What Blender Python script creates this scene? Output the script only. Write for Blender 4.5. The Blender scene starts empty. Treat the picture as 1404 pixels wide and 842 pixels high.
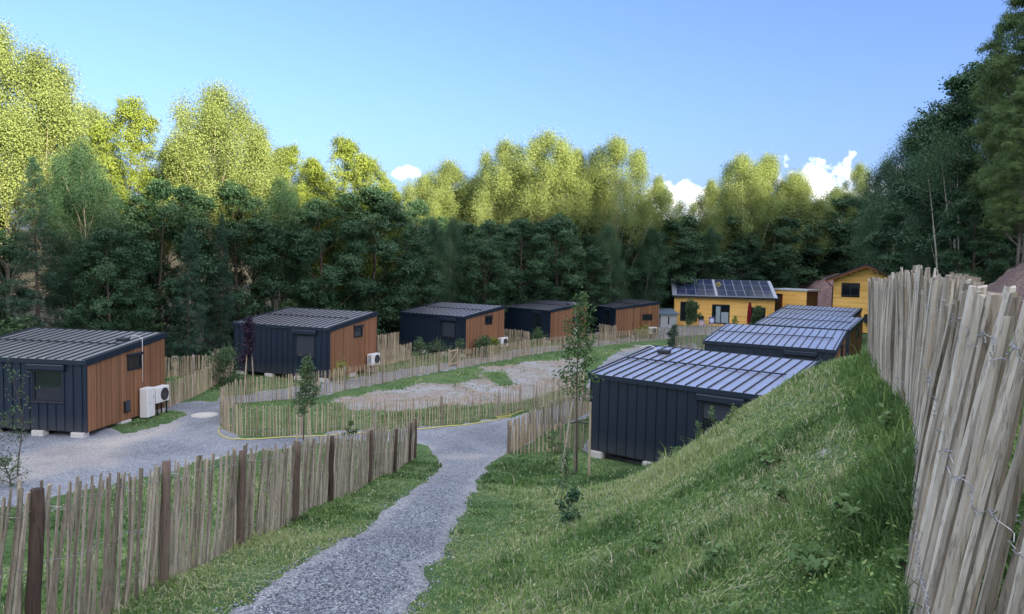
import bpy, math, random
import numpy as np
from mathutils import Vector, Matrix

rnd = random.Random(7)
nr = np.random.default_rng(11)
sc = bpy.context.scene
COL = sc.collection
R = math.radians

# ------------------------------------------------------------------ camera
F, PITCH, ROLL, CZ = 986.0, R(3.46), R(1.305), 6.25
cp, sp, cr_, sr_ = math.cos(PITCH), math.sin(PITCH), math.cos(ROLL), math.sin(ROLL)
FWD = np.array([0, cp, -sp]); r0 = np.array([1., 0, 0]); u0 = np.array([0, sp, cp])
RIGHT = r0 * cr_ + u0 * sr_
UP = -r0 * sr_ + u0 * cr_
cam = bpy.data.cameras.new('camera'); cam.sensor_width = 36; cam.lens = 36 * F / 1404
cam.clip_start = 0.05; cam.clip_end = 6000
camo = bpy.data.objects.new('camera', cam); COL.objects.link(camo)
M = Matrix(((RIGHT[0], UP[0], -FWD[0], 0), (RIGHT[1], UP[1], -FWD[1], 0), (RIGHT[2], UP[2], -FWD[2], CZ), (0, 0, 0, 1)))
camo.matrix_world = M
sc.camera = camo

def ray(px, py):
    d = FWD + RIGHT * ((px - 702) / F) + UP * (-(py - 421) / F)
    return d
def at(px, py, D):
    """point seen at photograph position px,py whose distance north of the camera is D"""
    d = ray(px, py); k = D / d[1]
    return np.array([d[0] * k, D, CZ + d[2] * k])

# ------------------------------------------------------------------ noise
def hash2(i, j, s):
    h = (i * 374761393 + j * 668265263 + s * 974711) & 0xFFFFFFFF
    h = ((h ^ (h >> 13)) * 1274126177) & 0xFFFFFFFF
    return ((h ^ (h >> 16)) & 0xFFFF) / 65535.0
def vnoise(x, y, s=0):
    x = np.asarray(x, float); y = np.asarray(y, float)
    i = np.floor(x).astype(np.int64); j = np.floor(y).astype(np.int64)
    u = x - i; v = y - j; u = u * u * (3 - 2 * u); v = v * v * (3 - 2 * v)
    a = hash2(i, j, s); b = hash2(i + 1, j, s); c = hash2(i, j + 1, s); d = hash2(i + 1, j + 1, s)
    return (a * (1 - u) + b * u) * (1 - v) + (c * (1 - u) + d * u) * v
def fbm(x, y, s=0, o=4):
    t = 0; a = .5; n = 0
    for k in range(o):
        t = t + a * vnoise(np.asarray(x) * 2 ** k + 17.3 * k, np.asarray(y) * 2 ** k - 9.1 * k, s + k); n += a; a *= .5
    return t / n
def sstep(a, b, x):
    t = np.clip((x - a) / (b - a), 0, 1); return t * t * (3 - 2 * t)

# ------------------------------------------------------------------ terrain height
CAB = {  # end corner under the low eave: x, y, floor height, turn
    'L1': (-14.59, 24.48, .10, -7.1), 'L2': (-8.96, 35.25, .38, -19.8), 'L3': (-3.05, 47.21, .20, -33.9),
    'L4': (3.15, 59.0, -.02, -47.0), 'L5': (9.27, 64.3, .0, -70.0),
    'R1': (7.2, 19.62, .27, -37.4), 'R2': (14.4, 31.81, .25, -30.0), 'R3': (21.07, 44.72, .11, -35.3), 'R4': (26.17, 55.51, .17, -35.2)}
CL, CW, CHL, CHH = 5.79, 4.47, 2.5, 3.03
pts = []
for y in (-6, -2, 0, 4, 8, 12, 16, 20):
    z = 4.49 - .2 * y
    pts += [(-1.5, y, z), (-3.2, y, z)]
pts += [(-1.2, 23, .06), (-3, 24, 0), (1.2, 24, 0.02)]
pts += [(-6, 0, 3.7), (-6, 5, 2.8), (-6, 10, 1.7), (-6, 15, .6), (-6, 19, .05), (-10, 2, 2.4), (-10, 9, 1.0), (-10, 15, .15), (-15, 6, 1.0),
        (-15, 12, .2), (-20, 8, .5), (-25, 15, .0), (-12, 19, 0), (-20, -5, 2.0), (-40, 0, .5)]
pts += [(.95, 1.0, 4.95), (1.6, 2.85, 4.9), (2.37, 4.2, 4.9), (3.65, 6.5, 4.9), (4.25, 8, 4.9), (5.7, 11.4, 4.85)]
pts += [(0, 0, 4.72), (.4, 4, 3.95), (.6, 6.5, 3.25), (1.0, 10, 2.5), (1.3, 14, 1.72), (1.5, 17, 1.0), (1.8, 20, .38), (1.7, 6.5, 3.85), (2.3, 9.5, 3.35), (2.7, 12, 2.85), (3.0, 15, 1.85)]
pts += [(3.9, 16, 2.0), (4.9, 14, 3.6), (5.4, 12.8, 4.45), (6.5, 15.5, 3.0), (5.5, 18, 1.7), (7.2, 19.6, 1.0), (9, 17, 2.5), (9.9, 23.2, .8),
        (7, 14, 4.0), (8, 12.5, 4.6), (12, 17, 3.2), (13, 22, 2.0), (12, 28, .6), (17, 33.5, .6), (4.1, 21.2, .2), (2, 21.5, .2), (3.2, 18.7, .85)]
pts += [(8, 5, 5.1), (4, 0, 5.2), (8, -5, 6), (15, 8, 5.9), (12, 3, 5.8), (25, 0, 9), (30, 15, 10), (20, 26, 6.5), (21.5, 30, 7.0), (17, 27, 3),
        (24, 24, 8), (27, 34, 7.5), (22, 37, 4), (21.5, 41, .6), (27, 42, 5), (30, 48, 5.5), (26.5, 49, .3), (33, 59, 2.5), (37, 55, 7), (46, 50, 12), (46, 70, 7), (60, 60, 18),
        (54, 90, 6), (42, 86, .3), (33, 75, 0), (41, 72, .3), (50, 80, 4.5), (64, 90, 12), (40, 30, 13), (60, 30, 22), (50, 5, 18)]
for x in (-70, -45, -28, -14, 0, 14, 26):
    for y in (28, 40, 52, 66, 80, 100, 125):
        if x < 10 or y > 62 or (x == 14 and y > 45):
            pts.append((x, y, 0.0 if y < 90 else -.3))
pts += [(-1, 33, 0), (4, 40, 0), (8, 50, 0), (15, 55, 0), (5, 30, 0), (11, 43, 0)]
for k, (x, y, z, a) in CAB.items():
    if k == 'R1':
        continue
    ca, sa = math.cos(R(a)), math.sin(R(a))
    for l, w in ((0, 0), (-CL, 0), (-CL, CW), (0, CW), (-CL / 2, CW / 2)):
        if k[0] == 'R' and l == 0:
            continue
        pts.append((x + ca * l - sa * w, y + sa * l + ca * w, z - .2))
x, y, z, a = CAB['R1']; ca, sa = math.cos(R(a)), math.sin(R(a))
for l, w in ((-CL, 0), (-CL, CW), (-CL * .6, CW / 2), (-CL * .6, 0)):
    pts.append((x + ca * l - sa * w, y + sa * l + ca * w, z - .2))
PT = np.array(pts, float)
def tk(r2):
    return np.where(r2 > 1e-9, .5 * r2 * np.log(np.maximum(r2, 1e-9)), 0)
def tps_fit(P, lam=2.0):
    n = len(P); X = P[:, :2] / 10
    d2 = ((X[:, None] - X[None]) ** 2).sum(-1)
    A = np.zeros((n + 3, n + 3)); A[:n, :n] = tk(d2) + np.eye(n) * lam * 1e-3
    Q = np.c_[np.ones(n), X]; A[:n, n:] = Q; A[n:, :n] = Q.T
    return np.linalg.solve(A, np.r_[P[:, 2], 0, 0, 0])
TW = tps_fit(PT); TX = PT[:, :2] / 10
SUN_AZ = (0.64, -0.77)     # horizontal direction towards the sun
US = (-SUN_AZ[0], -SUN_AZ[1])
def hgt(x, y, rough=True):
    x = np.atleast_1d(np.asarray(x, float)); y = np.atleast_1d(np.asarray(y, float))
    cx = np.clip(x, -72, 66); cy = np.clip(y, -8, 126)
    X = np.stack([cx, cy], -1) / 10
    out = np.zeros(len(X)); n = len(TX)
    for a in range(0, len(X), 20000):
        S = X[a:a + 20000]
        d2 = ((S[:, None] - TX[None]) ** 2).sum(-1)
        out[a:a + 20000] = tk(d2) @ TW[:n] + TW[n] + S @ TW[n + 1:]
    # unseen ridge inferred from the valley's shadow line, crest shaped to cast it
    d = np.hypot(x, y); out = out + 14 * sstep(120, 300, d)
    s = x * US[0] + y * US[1]; t = x * SUN_AZ[1] * -1 + y * SUN_AZ[0]
    ridge = 6.25 + .231 * 350 + np.interp(t, [-160, -40, 3, 25, 48, 79, 90, 130, 300], [8, 9, 10, 13.8, 18.8, 18.5, 20, 30, 50]) + (fbm(t * .09, t * 0 + 3, 12, 3) - .5) * 5
    k = np.clip((-s - 50) / 295, 0, 1) ** 1.3; out = out * (1 - k) + ridge * k
    if rough:
        out = out + (fbm(x * 1.3, y * 1.3, 3, 3) - .5) * .10 * sstep(2, 6, d)
    return out
def h1(x, y):
    return float(hgt(x, y)[0])
def G(px, py):
    """where the sight line through a photograph position meets the ground"""
    d = ray(px, py); d = d / d[1]
    ys = np.concatenate([np.arange(1.2, 40, .15), np.arange(40, 140, .4)])
    z = CZ + d[2] * ys; g = hgt(d[0] * ys, ys, False)
    k = np.argmax(z < g)
    if not (z < g).any():
        k = len(ys) - 1
    return float(d[0] * ys[k]), float(ys[k])
def GV(px, py, z=0.0):
    d = ray(px, py); k = (z - CZ) / d[2]
    return float(d[0] * k), float(d[1] * k)

# ------------------------------------------------------------------ tagging
def tag(o, label=None, cat=None, group=None, kind=None):
    if label: o['label'] = label
    if cat: o['category'] = cat
    if group: o['group'] = group
    if kind: o['kind'] = kind
    return o
def thing(name, label, cat, loc=(0, 0, 0), rz=0, group=None):
    o = bpy.data.objects.new(name, None); COL.objects.link(o)
    o.empty_display_size = .3
    o.location = tuple(float(v) for v in loc); o.rotation_euler = (0, 0, rz)
    return tag(o, label, cat, group)
def copy_tree(o, parent=None):
    c = o.copy(); COL.objects.link(c); c.parent = parent
    for ch in o.children: copy_tree(ch, c)
    return c

# ------------------------------------------------------------------ mesh builders
class MB:
    def __init__(s):
        s.v = []; s.f = []; s.t = []; s.tint = .5
    def face(s, idx):
        s.f.append(idx); s.t.append(s.tint)
    def hexa(s, c):
        n = len(s.v); s.v += [tuple(p) for p in c]
        for q in ((0, 3, 2, 1), (4, 5, 6, 7), (0, 1, 5, 4), (1, 2, 6, 5), (2, 3, 7, 6), (3, 0, 4, 7)):
            s.face(tuple(n + i for i in q))
    def box(s, x0, x1, y0, y1, z0, z1, M=None):
        c = [(x0, y0, z0), (x1, y0, z0), (x1, y1, z0), (x0, y1, z0), (x0, y0, z1), (x1, y0, z1), (x1, y1, z1), (x0, y1, z1)]
        if M is not None: c = [tuple(M @ Vector(p)) for p in c]
        s.hexa(c)
    def bbox(s, x0, x1, y0, y1, z0, z1, b=.02, M=None):
        """box with chamfered edges"""
        n = len(s.v); P = []
        for sx in (0, 1):
            for sy in (0, 1):
                for sz in (0, 1):
                    X, Y, Z = (x1 if sx else x0), (y1 if sy else y0), (z1 if sz else z0)
                    dx, dy, dz = (-b if sx else b), (-b if sy else b), (-b if sz else b)
                    P += [(X, Y + dy, Z + dz), (X + dx, Y, Z + dz), (X + dx, Y + dy, Z)]
        if M is not None: P = [tuple(M @ Vector(p)) for p in P]
        s.v += P
        I = lambda sx, sy, sz, k: n + (sx * 4 + sy * 2 + sz) * 3 + k
        for k in (0, 1):
            s.face((I(k, 0, 0, 0), I(k, 1, 0, 0), I(k, 1, 1, 0), I(k, 0, 1, 0)) if k else (I(0, 0, 0, 0), I(0, 0, 1, 0), I(0, 1, 1, 0), I(0, 1, 0, 0)))
            s.face((I(0, k, 0, 1), I(0, k, 1, 1), I(1, k, 1, 1), I(1, k, 0, 1)) if k else (I(0, 0, 0, 1), I(1, 0, 0, 1), I(1, 0, 1, 1), I(0, 0, 1, 1)))
            s.face((I(0, 0, k, 2), I(1, 0, k, 2), I(1, 1, k, 2), I(0, 1, k, 2)) if k else (I(0, 0, 0, 2), I(0, 1, 0, 2), I(1, 1, 0, 2), I(1, 0, 0, 2)))
        for a in (0, 1):
            for c in (0, 1):
                s.face((I(0, a, c, 1), I(1, a, c, 1), I(1, a, c, 2), I(0, a, c, 2)))
                s.face((I(a, 0, c, 0), I(a, 1, c, 0), I(a, 1, c, 2), I(a, 0, c, 2)))
                s.face((I(a, c, 0, 0), I(a, c, 1, 0), I(a, c, 1, 1), I(a, c, 0, 1)))
        for sx in (0, 1):
            for sy in (0, 1):
                for sz in (0, 1):
                    s.face((I(sx, sy, sz, 0), I(sx, sy, sz, 1), I(sx, sy, sz, 2)))
    def tube(s, P, rad, n=6, cap=True, squash=None, twist=0):
        P = [np.asarray(p, float) for p in P]
        rad = [rad] * len(P) if np.isscalar(rad) else rad
        base = len(s.v); prev = None
        for i, p in enumerate(P):
            t = (P[min(i + 1, len(P) - 1)] - P[max(i - 1, 0)]); t = t / (np.linalg.norm(t) + 1e-12)
            if prev is None:
                a = np.array([0, 0, 1.]) if abs(t[2]) < .9 else np.array([1., 0, 0])
                e = np.cross(t, a)
            else:
                e = prev - t * prev.dot(t)
            e = e / (np.linalg.norm(e) + 1e-12); prev = e; b = np.cross(t, e)
            for k in range(n):
                q = 2 * math.pi * k / n + twist
                s.v.append(tuple(p + rad[i] * (math.cos(q) * e + math.sin(q) * b)))
        for i in range(len(P) - 1):
            for k in range(n):
                k2 = (k + 1) % n
                s.face((base + i * n + k, base + i * n + k2, base + (i + 1) * n + k2, base + (i + 1) * n + k))
        if cap:
            s.face(tuple(base + k for k in range(n))[::-1])
            s.face(tuple(base + (len(P) - 1) * n + k for k in range(n)))
    def build(s, name, mat, parent=None, smooth=False, link=True):
        me = bpy.data.meshes.new(name)
        me.from_pydata([tuple(map(float, p)) for p in s.v], [], s.f)
        a = me.attributes.new('tint', 'FLOAT', 'FACE'); a.data.foreach_set('value', np.array(s.t, np.float32))
        me.materials.append(mat)
        if smooth: me.polygons.foreach_set('use_smooth', [True] * len(me.polygons))
        o = bpy.data.objects.new(name, me)
        if link: COL.objects.link(o)
        o.parent = parent
        return o

def np_mesh(name, V, polys, mat, tint=None, smooth=False):
    """V (n,3); polys: list of (m,k) index arrays"""
    me = bpy.data.meshes.new(name)
    me.vertices.add(len(V)); me.vertices.foreach_set('co', np.ascontiguousarray(V, np.float32).ravel())
    nl = sum(p.size for p in polys); npoly = sum(len(p) for p in polys)
    me.loops.add(nl); me.polygons.add(npoly)
    me.loops.foreach_set('vertex_index', np.concatenate([p.ravel() for p in polys]).astype(np.int32))
    st = []; o = 0
    for p in polys:
        st.append(o + np.arange(len(p)) * p.shape[1]); o += p.size
    me.polygons.foreach_set('loop_start', np.concatenate(st).astype(np.int32))
    if smooth: me.polygons.foreach_set('use_smooth', np.ones(npoly, bool))
    me.update(calc_edges=True)
    if tint is not None:
        a = me.attributes.new('tint', 'FLOAT', 'FACE'); a.data.foreach_set('value', np.ascontiguousarray(tint, np.float32))
    me.materials.append(mat)
    return me
def link(name, me, parent=None):
    o = bpy.data.objects.new(name, me); COL.objects.link(o); o.parent = parent; return o

# ------------------------------------------------------------------ materials
class NT:
    def __init__(s, name):
        s.m = bpy.data.materials.new(name); s.m.use_nodes = True
        s.t = s.m.node_tree; s.t.nodes.clear(); s.out = s.n('ShaderNodeOutputMaterial')
    def n(s, typ, **kw):
        x = s.t.nodes.new(typ)
        for k, v in kw.items():
            if k[0] == '_': x.inputs[k[1:].replace('_', ' ')].default_value = v
            else: setattr(x, k, v)
        return x
    def l(s, a, b): s.t.links.new(a, b)
    def attr(s, name='tint'): return s.n('ShaderNodeAttribute', attribute_name=name).outputs['Fac']
    def ramp(s, fac, stops, interp='LINEAR'):
        r = s.n('ShaderNodeValToRGB'); r.color_ramp.interpolation = interp
        e = r.color_ramp.elements
        while len(e) < len(stops): e.new(.5)
        for i, (p, c) in enumerate(stops):
            e[i].position = p; e[i].color = (*c, 1) if len(c) == 3 else c
        s.l(fac, r.inputs[0]); return r.outputs['Color']
    def noise(s, scale, detail=4, rough=.55, vec=None, dim='3D'):
        x = s.n('ShaderNodeTexNoise', noise_dimensions=dim); x.inputs['Scale'].default_value = scale
        x.inputs['Detail'].default_value = detail; x.inputs['Roughness'].default_value = rough
        if vec is not None: s.l(vec, x.inputs['Vector'])
        return x.outputs['Fac']
    def obj(s): return s.n('ShaderNodeTexCoord').outputs['Object']
    def geo(s): return s.n('ShaderNodeNewGeometry').outputs['Position']
    def mapp(s, vec, scale): 
        x = s.n('ShaderNodeMapping'); x.inputs['Scale'].default_value = scale; s.l(vec, x.inputs['Vector']); return x.outputs[0]
    def mix(s, f, a, b, mode='MIX'):
        x = s.n('ShaderNodeMix', data_type='RGBA', blend_type=mode)
        for sock, v in ((x.inputs[0], f), (x.inputs[6], a), (x.inputs[7], b)):
            if hasattr(v, 'is_linked'): s.l(v, sock)
            else: sock.default_value = (*v, 1) if isinstance(v, tuple) and len(v) == 3 else v
        return x.outputs[2]
    def math(s, op, a, b=0, clamp=False):
        x = s.n('ShaderNodeMath', operation=op, use_clamp=clamp)
        for sock, v in ((x.inputs[0], a), (x.inputs[1], b)):
            if hasattr(v, 'is_linked'): s.l(v, sock)
            else: sock.default_value = v
        return x.outputs[0]
    def bump(s, h, dist=.01, strength=1):
        x = s.n('ShaderNodeBump'); x.inputs['Distance'].default_value = dist; x.inputs['Strength'].default_value = strength
        s.l(h, x.inputs['Height']); return x.outputs[0]
    def pbr(s, col, rough=.8, metal=0, spec=.3, bump=None, coat=0):
        p = s.n('ShaderNodeBsdfPrincipled')
        for k, v in (('Base Color', col), ('Roughness', rough), ('Metallic', metal), ('Specular IOR Level', spec), ('Coat Weight', coat)):
            if hasattr(v, 'is_linked'): s.l(v, p.inputs[k])
            else: p.inputs[k].default_value = (*v, 1) if isinstance(v, tuple) and len(v) == 3 else v
        if bump is not None: s.l(bump, p.inputs['Normal'])
        return p.outputs[0]
    def done(s, sh):
        s.l(sh, s.out.inputs['Surface']); return s.m

def m_leaf(name, c_dark, c_mid, c_light, transl=.35):
    t = NT(name)
    oi = t.n('ShaderNodeObjectInfo').outputs['Random']
    f = t.math('ADD', t.math('MULTIPLY', t.attr(), .8), t.math('MULTIPLY', oi, .2))
    c = t.ramp(f, [(0, c_dark), (.5, c_mid), (1, c_light)])
    p = t.pbr(c, .55, 0, .25)
    tr = t.n('ShaderNodeBsdfTranslucent'); t.l(t.mix(1.0, c, (1.0, 1.0, .55), 'MULTIPLY'), tr.inputs['Color'])
    mx = t.n('ShaderNodeMixShader'); mx.inputs[0].default_value = transl
    t.l(p, mx.inputs[1]); t.l(tr.outputs[0], mx.inputs[2])
    return t.done(mx.outputs[0])
LEAF = {
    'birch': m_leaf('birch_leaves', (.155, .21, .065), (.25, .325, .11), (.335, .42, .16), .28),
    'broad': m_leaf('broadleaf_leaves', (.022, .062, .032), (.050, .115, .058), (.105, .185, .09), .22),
    'beech': m_leaf('beech_leaves', (.135, .195, .04), (.225, .30, .06), (.31, .39, .095), .28),
    'spruce': m_leaf('spruce_needles', (.025, .065, .042), (.042, .098, .06), (.065, .135, .08), .12),
    'hill': m_leaf('hillside_beech_leaves', (.05, .095, .035), (.10, .165, .055), (.16, .24, .08), .28),
    'weed': m_leaf('pale_weed_leaves', (.10, .19, .07), (.17, .28, .11), (.27, .38, .18), .3),
    'purple': m_leaf('purple_leaves', (.02, .012, .028), (.035, .02, .045), (.05, .03, .06), .15),
    'shrub': m_leaf('shrub_leaves', (.05, .10, .045), (.085, .15, .07), (.14, .21, .10), .25),
    'sapling': m_leaf('sapling_leaves', (.05, .10, .04), (.09, .16, .06), (.15, .24, .09), .3),
}
def m_bark(name, a, b, birch=False):
    t = NT(name); v = t.obj()
    if birch:
        n = t.noise(1.0, 4, .7, t.mapp(v, (1.2, 1.2, 7)))
        c = t.ramp(n, [(.36, b), (.46, a), (.8, a)])
    else:
        n = t.noise(1.0, 5, .65, t.mapp(v, (14, 14, 2)))
        c = t.ramp(n, [(.3, b), (.7, a)])
    return t.done(t.pbr(c, .85, 0, .2, t.bump(n, .02)))
BARK = {'birch': m_bark('birch_bark', (.36, .34, .29), (.05, .042, .036), True), 'brown': m_bark('brown_bark', (.14, .11, .085), (.045, .035, .03)),
        'grey': m_bark('grey_bark', (.20, .18, .155), (.08, .07, .06))}

def m_stake(name, stops, rough=.85):
    t = NT(name); v = t.obj()
    n = t.noise(1.0, 6, .7, t.mapp(v, (30, 30, 2.2)))
    n2 = t.noise(1.0, 4, .6, t.mapp(v, (6, 6, 3)))
    f = t.math('ADD', t.math('MULTIPLY', n, .45), t.math('ADD', t.math('MULTIPLY', t.attr(), .55), t.math('MULTIPLY', t.math('SUBTRACT', n2, .5), .45)), True)
    c = t.ramp(f, stops)
    cr = t.ramp(t.noise(1.0, 3, .6, t.mapp(v, (75, 75, 1.6))), [(.36, (.25, .22, .2)), (.44, (1, 1, 1))])
    kn = t.n('ShaderNodeTexVoronoi'); kn.inputs['Scale'].default_value = 1; t.l(t.mapp(v, (13, 13, 5)), kn.inputs['Vector'])
    kk = t.ramp(kn.outputs['Distance'], [(.06, (.28, .22, .17)), (.16, (1, 1, 1))])
    c = t.mix(.38, c, cr, 'MULTIPLY'); c = t.mix(.35, c, kk, 'MULTIPLY')
    h = t.math('ADD', n, t.n('ShaderNodeRGBToBW').outputs[0]); bw = t.n('ShaderNodeRGBToBW'); t.l(cr, bw.inputs[0])
    h = t.math('ADD', n, t.math('MULTIPLY', bw.outputs[0], .6))
    return t.done(t.pbr(c, rough, 0, .15, t.bump(h, .007, .9)))
STAKE_N = m_stake('weathered_chestnut', [(.05, (.085, .073, .052)), (.4, (.25, .222, .165)), (.65, (.37, .338, .262)), (1, (.52, .485, .395))])
STAKE_T = m_stake('fresh_chestnut', [(.05, (.17, .13, .085)), (.4, (.37, .31, .21)), (.7, (.50, .43, .31)), (1, (.64, .57, .43))])
STAKE_G = m_stake('silvered_chestnut', [(.05, (.085, .068, .05)), (.35, (.285, .25, .195)), (.65, (.47, .43, .355)), (1, (.69, .655, .575))])
POST_D = m_stake('dark_post_wood', [(.1, (.045, .033, .026)), (.6, (.125, .095, .074)), (1, (.23, .185, .15))])
POST_G = m_stake('grey_post_wood', [(.1, (.16, .13, .10)), (.6, (.30, .26, .21)), (1, (.42, .37, .31))])
def simple(name, col, rough=.6, metal=0, spec=.4, nscale=0, var=.15, bump=0):
    t = NT(name); c = col; b = None
    if nscale:
        n = t.noise(nscale, 4, .6, t.obj())
        c = t.mix(n, tuple(v * (1 - var) for v in col), tuple(min(1, v * (1 + var)) for v in col))
        if bump: b = t.bump(n, bump)
    return t.done(t.pbr(c, rough, metal, spec, b))
WIRE = simple('galvanised_wire', (.42, .42, .42), .4, .8)
def m_navy():
    t = NT('navy_metal_cladding'); v = t.obj(); n = t.noise(1.4, 4, .6, v); n2 = t.noise(1.0, 5, .7, t.mapp(v, (9, 9, 1.1)))
    c = t.mix(n, (.003, .011, .026), (.006, .017, .036))
    sx_ = t.n('ShaderNodeSeparateXYZ'); t.l(v, sx_.inputs[0])
    low = t.math('SUBTRACT', t.math('ADD', .42, t.math('MULTIPLY', n2, .35)), sx_.outputs[2], True)
    c = t.mix(t.math('MULTIPLY', low, .42), c, (.12, .11, .095))
    st = t.ramp(n2, [(.58, (0, 0, 0)), (.8, (.16, .16, .16))]); c = t.mix(st, c, (.10, .11, .12))
    return t.done(t.pbr(c, t.math('ADD', .34, t.math('MULTIPLY', n2, .3)), 0, .5))
NAVY = m_navy()
ROOFM = simple('anthracite_roof_metal', (.49, .51, .575), .35, .9, .5, 2.0, .18)
SEAM = simple('dark_roof_seam', (.022, .026, .036), .5, 0, .4)
FRAME = simple('dark_window_frame', (.012, .016, .024), .4, 0, .5)
GLASS = simple('window_glass', (.012, .016, .022), .04, 0, .8, 3, .3)
SHUT = simple('grey_blue_shutter', (.035, .045, .062), .5, 0, .4)
CONC = simple('concrete_block', (.50, .49, .46), .9, 0, .2, 9, .22, .004)
WHITE = simple('white_plastic_case', (.68, .69, .68), .45, 0, .4, 3, .05)
BLACKP = simple('black_plastic', (.012, .012, .014), .5)
def m_timber():
    t = NT('thermo_timber_cladding'); v = t.obj()
    n = t.noise(1.0, 5, .65, t.mapp(v, (20, 20, 1.3)))
    f = t.math('ADD', t.math('MULTIPLY', n, .5), t.math('MULTIPLY', t.attr(), .5))
    oi = t.n('ShaderNodeObjectInfo').outputs['Random']
    c = t.ramp(f, [(.15, (.085, .037, .017)), (.5, (.225, .103, .048)), (.85, (.39, .20, .098))])
    w = t.noise(.8, 3, .6, t.mapp(v, (1, 1, .5)))
    c = t.mix(t.math('MULTIPLY', w, .45), c, (.24, .16, .11))
    return t.done(t.pbr(c, .75, 0, .2, t.bump(n, .003)))
TIMBER = m_timber()
def m_yellow():
    t = NT('yellow_painted_boards'); v = t.obj()
    n = t.noise(1.0, 4, .6, t.mapp(v, (.5, .5, 9)))
    f = t.math('ADD', t.math('MULTIPLY', n, .5), t.math('MULTIPLY', t.attr(), .5))
    c = t.ramp(f, [(.2, (.82, .46, .11)), (.6, (.95, .58, .17)), (1, (.97, .66, .24))])
    return t.done(t.pbr(c, .7, 0, .25, t.bump(n, .004)))
YELLOW = m_yellow()
BROWNP = simple('brown_cladding', (.10, .05, .035), .7, 0, .3, 4, .3)
def m_solar():
    t = NT('solar_cells'); v = t.obj()
    b = t.n('ShaderNodeTexBrick', offset=0.0); t.l(t.mapp(v, (1, 1, 1)), b.inputs['Vector'])
    b.inputs['Scale'].default_value = 1; b.inputs['Brick Width'].default_value = .16; b.inputs['Row Height'].default_value = .16
    b.inputs['Mortar Size'].default_value = .004
    b.inputs['Color1'].default_value = (.018, .028, .075, 1); b.inputs['Color2'].default_value = (.022, .034, .09, 1); b.inputs['Mortar'].default_value = (.10, .12, .18, 1)
    return t.done(t.pbr(b.outputs['Color'], .12, 0, .5))
SOLAR = m_solar()
ALU = simple('aluminium_frame', (.34, .37, .44), .45, .4)
ROOFD = simple('dark_roof_tiles', (.035, .038, .042), .7, 0, .3, 6, .3)
RED = simple('dark_red_canvas', (.17, .012, .02), .85, 0, .1, 8, .2)
HOSEY = simple('yellow_hose', (.55, .50, .13), .5)

def m_ground():
    t = NT('meadow_ground'); p = t.geo()
    n = t.noise(.9, 6, .65, p); n2 = t.noise(7, 5, .7, p); n3 = t.noise(40, 3, .7, p)
    g = t.ramp(t.math('ADD', t.math('MULTIPLY', n, .5), t.math('MULTIPLY', n2, .5)), [(.3, (.04, .075, .032)), (.5, (.085, .155, .062)), (.62, (.15, .205, .095)), (.75, (.25, .25, .15))])
    stone = t.n('ShaderNodeTexVoronoi'); stone.inputs['Scale'].default_value = 26; t.l(p, stone.inputs['Vector'])
    dcol = t.ramp(t.math('ADD', t.math('MULTIPLY', n2, .6), t.math('MULTIPLY', n3, .4)), [(.3, (.17, .135, .115)), (.5, (.28, .235, .205)), (.7, (.38, .34, .31))])
    dcol = t.mix(.45, dcol, stone.outputs['Color'], 'SOFT_LIGHT')
    gr_ = t.noise(.45, 5, .65, p); dcol = t.mix(t.ramp(gr_, [(.42, (0, 0, 0)), (.6, (1, 1, 1))]), dcol, t.mix(n3, (.22, .235, .25), (.42, .43, .44)))
    dcol = t.mix(t.ramp(t.noise(2.2, 5, .7, p), [(.52, (0, 0, 0)), (.66, (.85, .85, .85))]), dcol, (.15, .19, .10))
    bcol = t.ramp(t.math('ADD', t.math('MULTIPLY', n2, .6), t.math('MULTIPLY', n3, .4)), [(.36, (.06, .042, .036)), (.48, (.17, .12, .108)), (.58, (.25, .19, .175)), (.72, (.40, .34, .32))])
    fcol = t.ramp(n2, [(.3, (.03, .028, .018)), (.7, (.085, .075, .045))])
    w = t.attr('dirt'); wb = t.attr('bank'); wf = t.attr('forest')
    jig = t.math('MULTIPLY', t.math('SUBTRACT', n2, .5), 1.1)
    k = t.ramp(t.math('ADD', w, jig), [(.38, (0, 0, 0)), (.62, (1, 1, 1))])
    kb = t.ramp(t.math('ADD', wb, jig), [(.38, (0, 0, 0)), (.62, (1, 1, 1))])
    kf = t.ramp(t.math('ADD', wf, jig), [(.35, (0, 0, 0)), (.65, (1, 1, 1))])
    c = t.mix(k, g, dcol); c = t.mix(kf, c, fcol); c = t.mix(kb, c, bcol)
    h = t.math('ADD', t.math('MULTIPLY', n2, .6), t.math('MULTIPLY', n3, .4))
    return t.done(t.pbr(c, .95, 0, .1, t.bump(h, .06)))
GROUND = m_ground()
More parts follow.
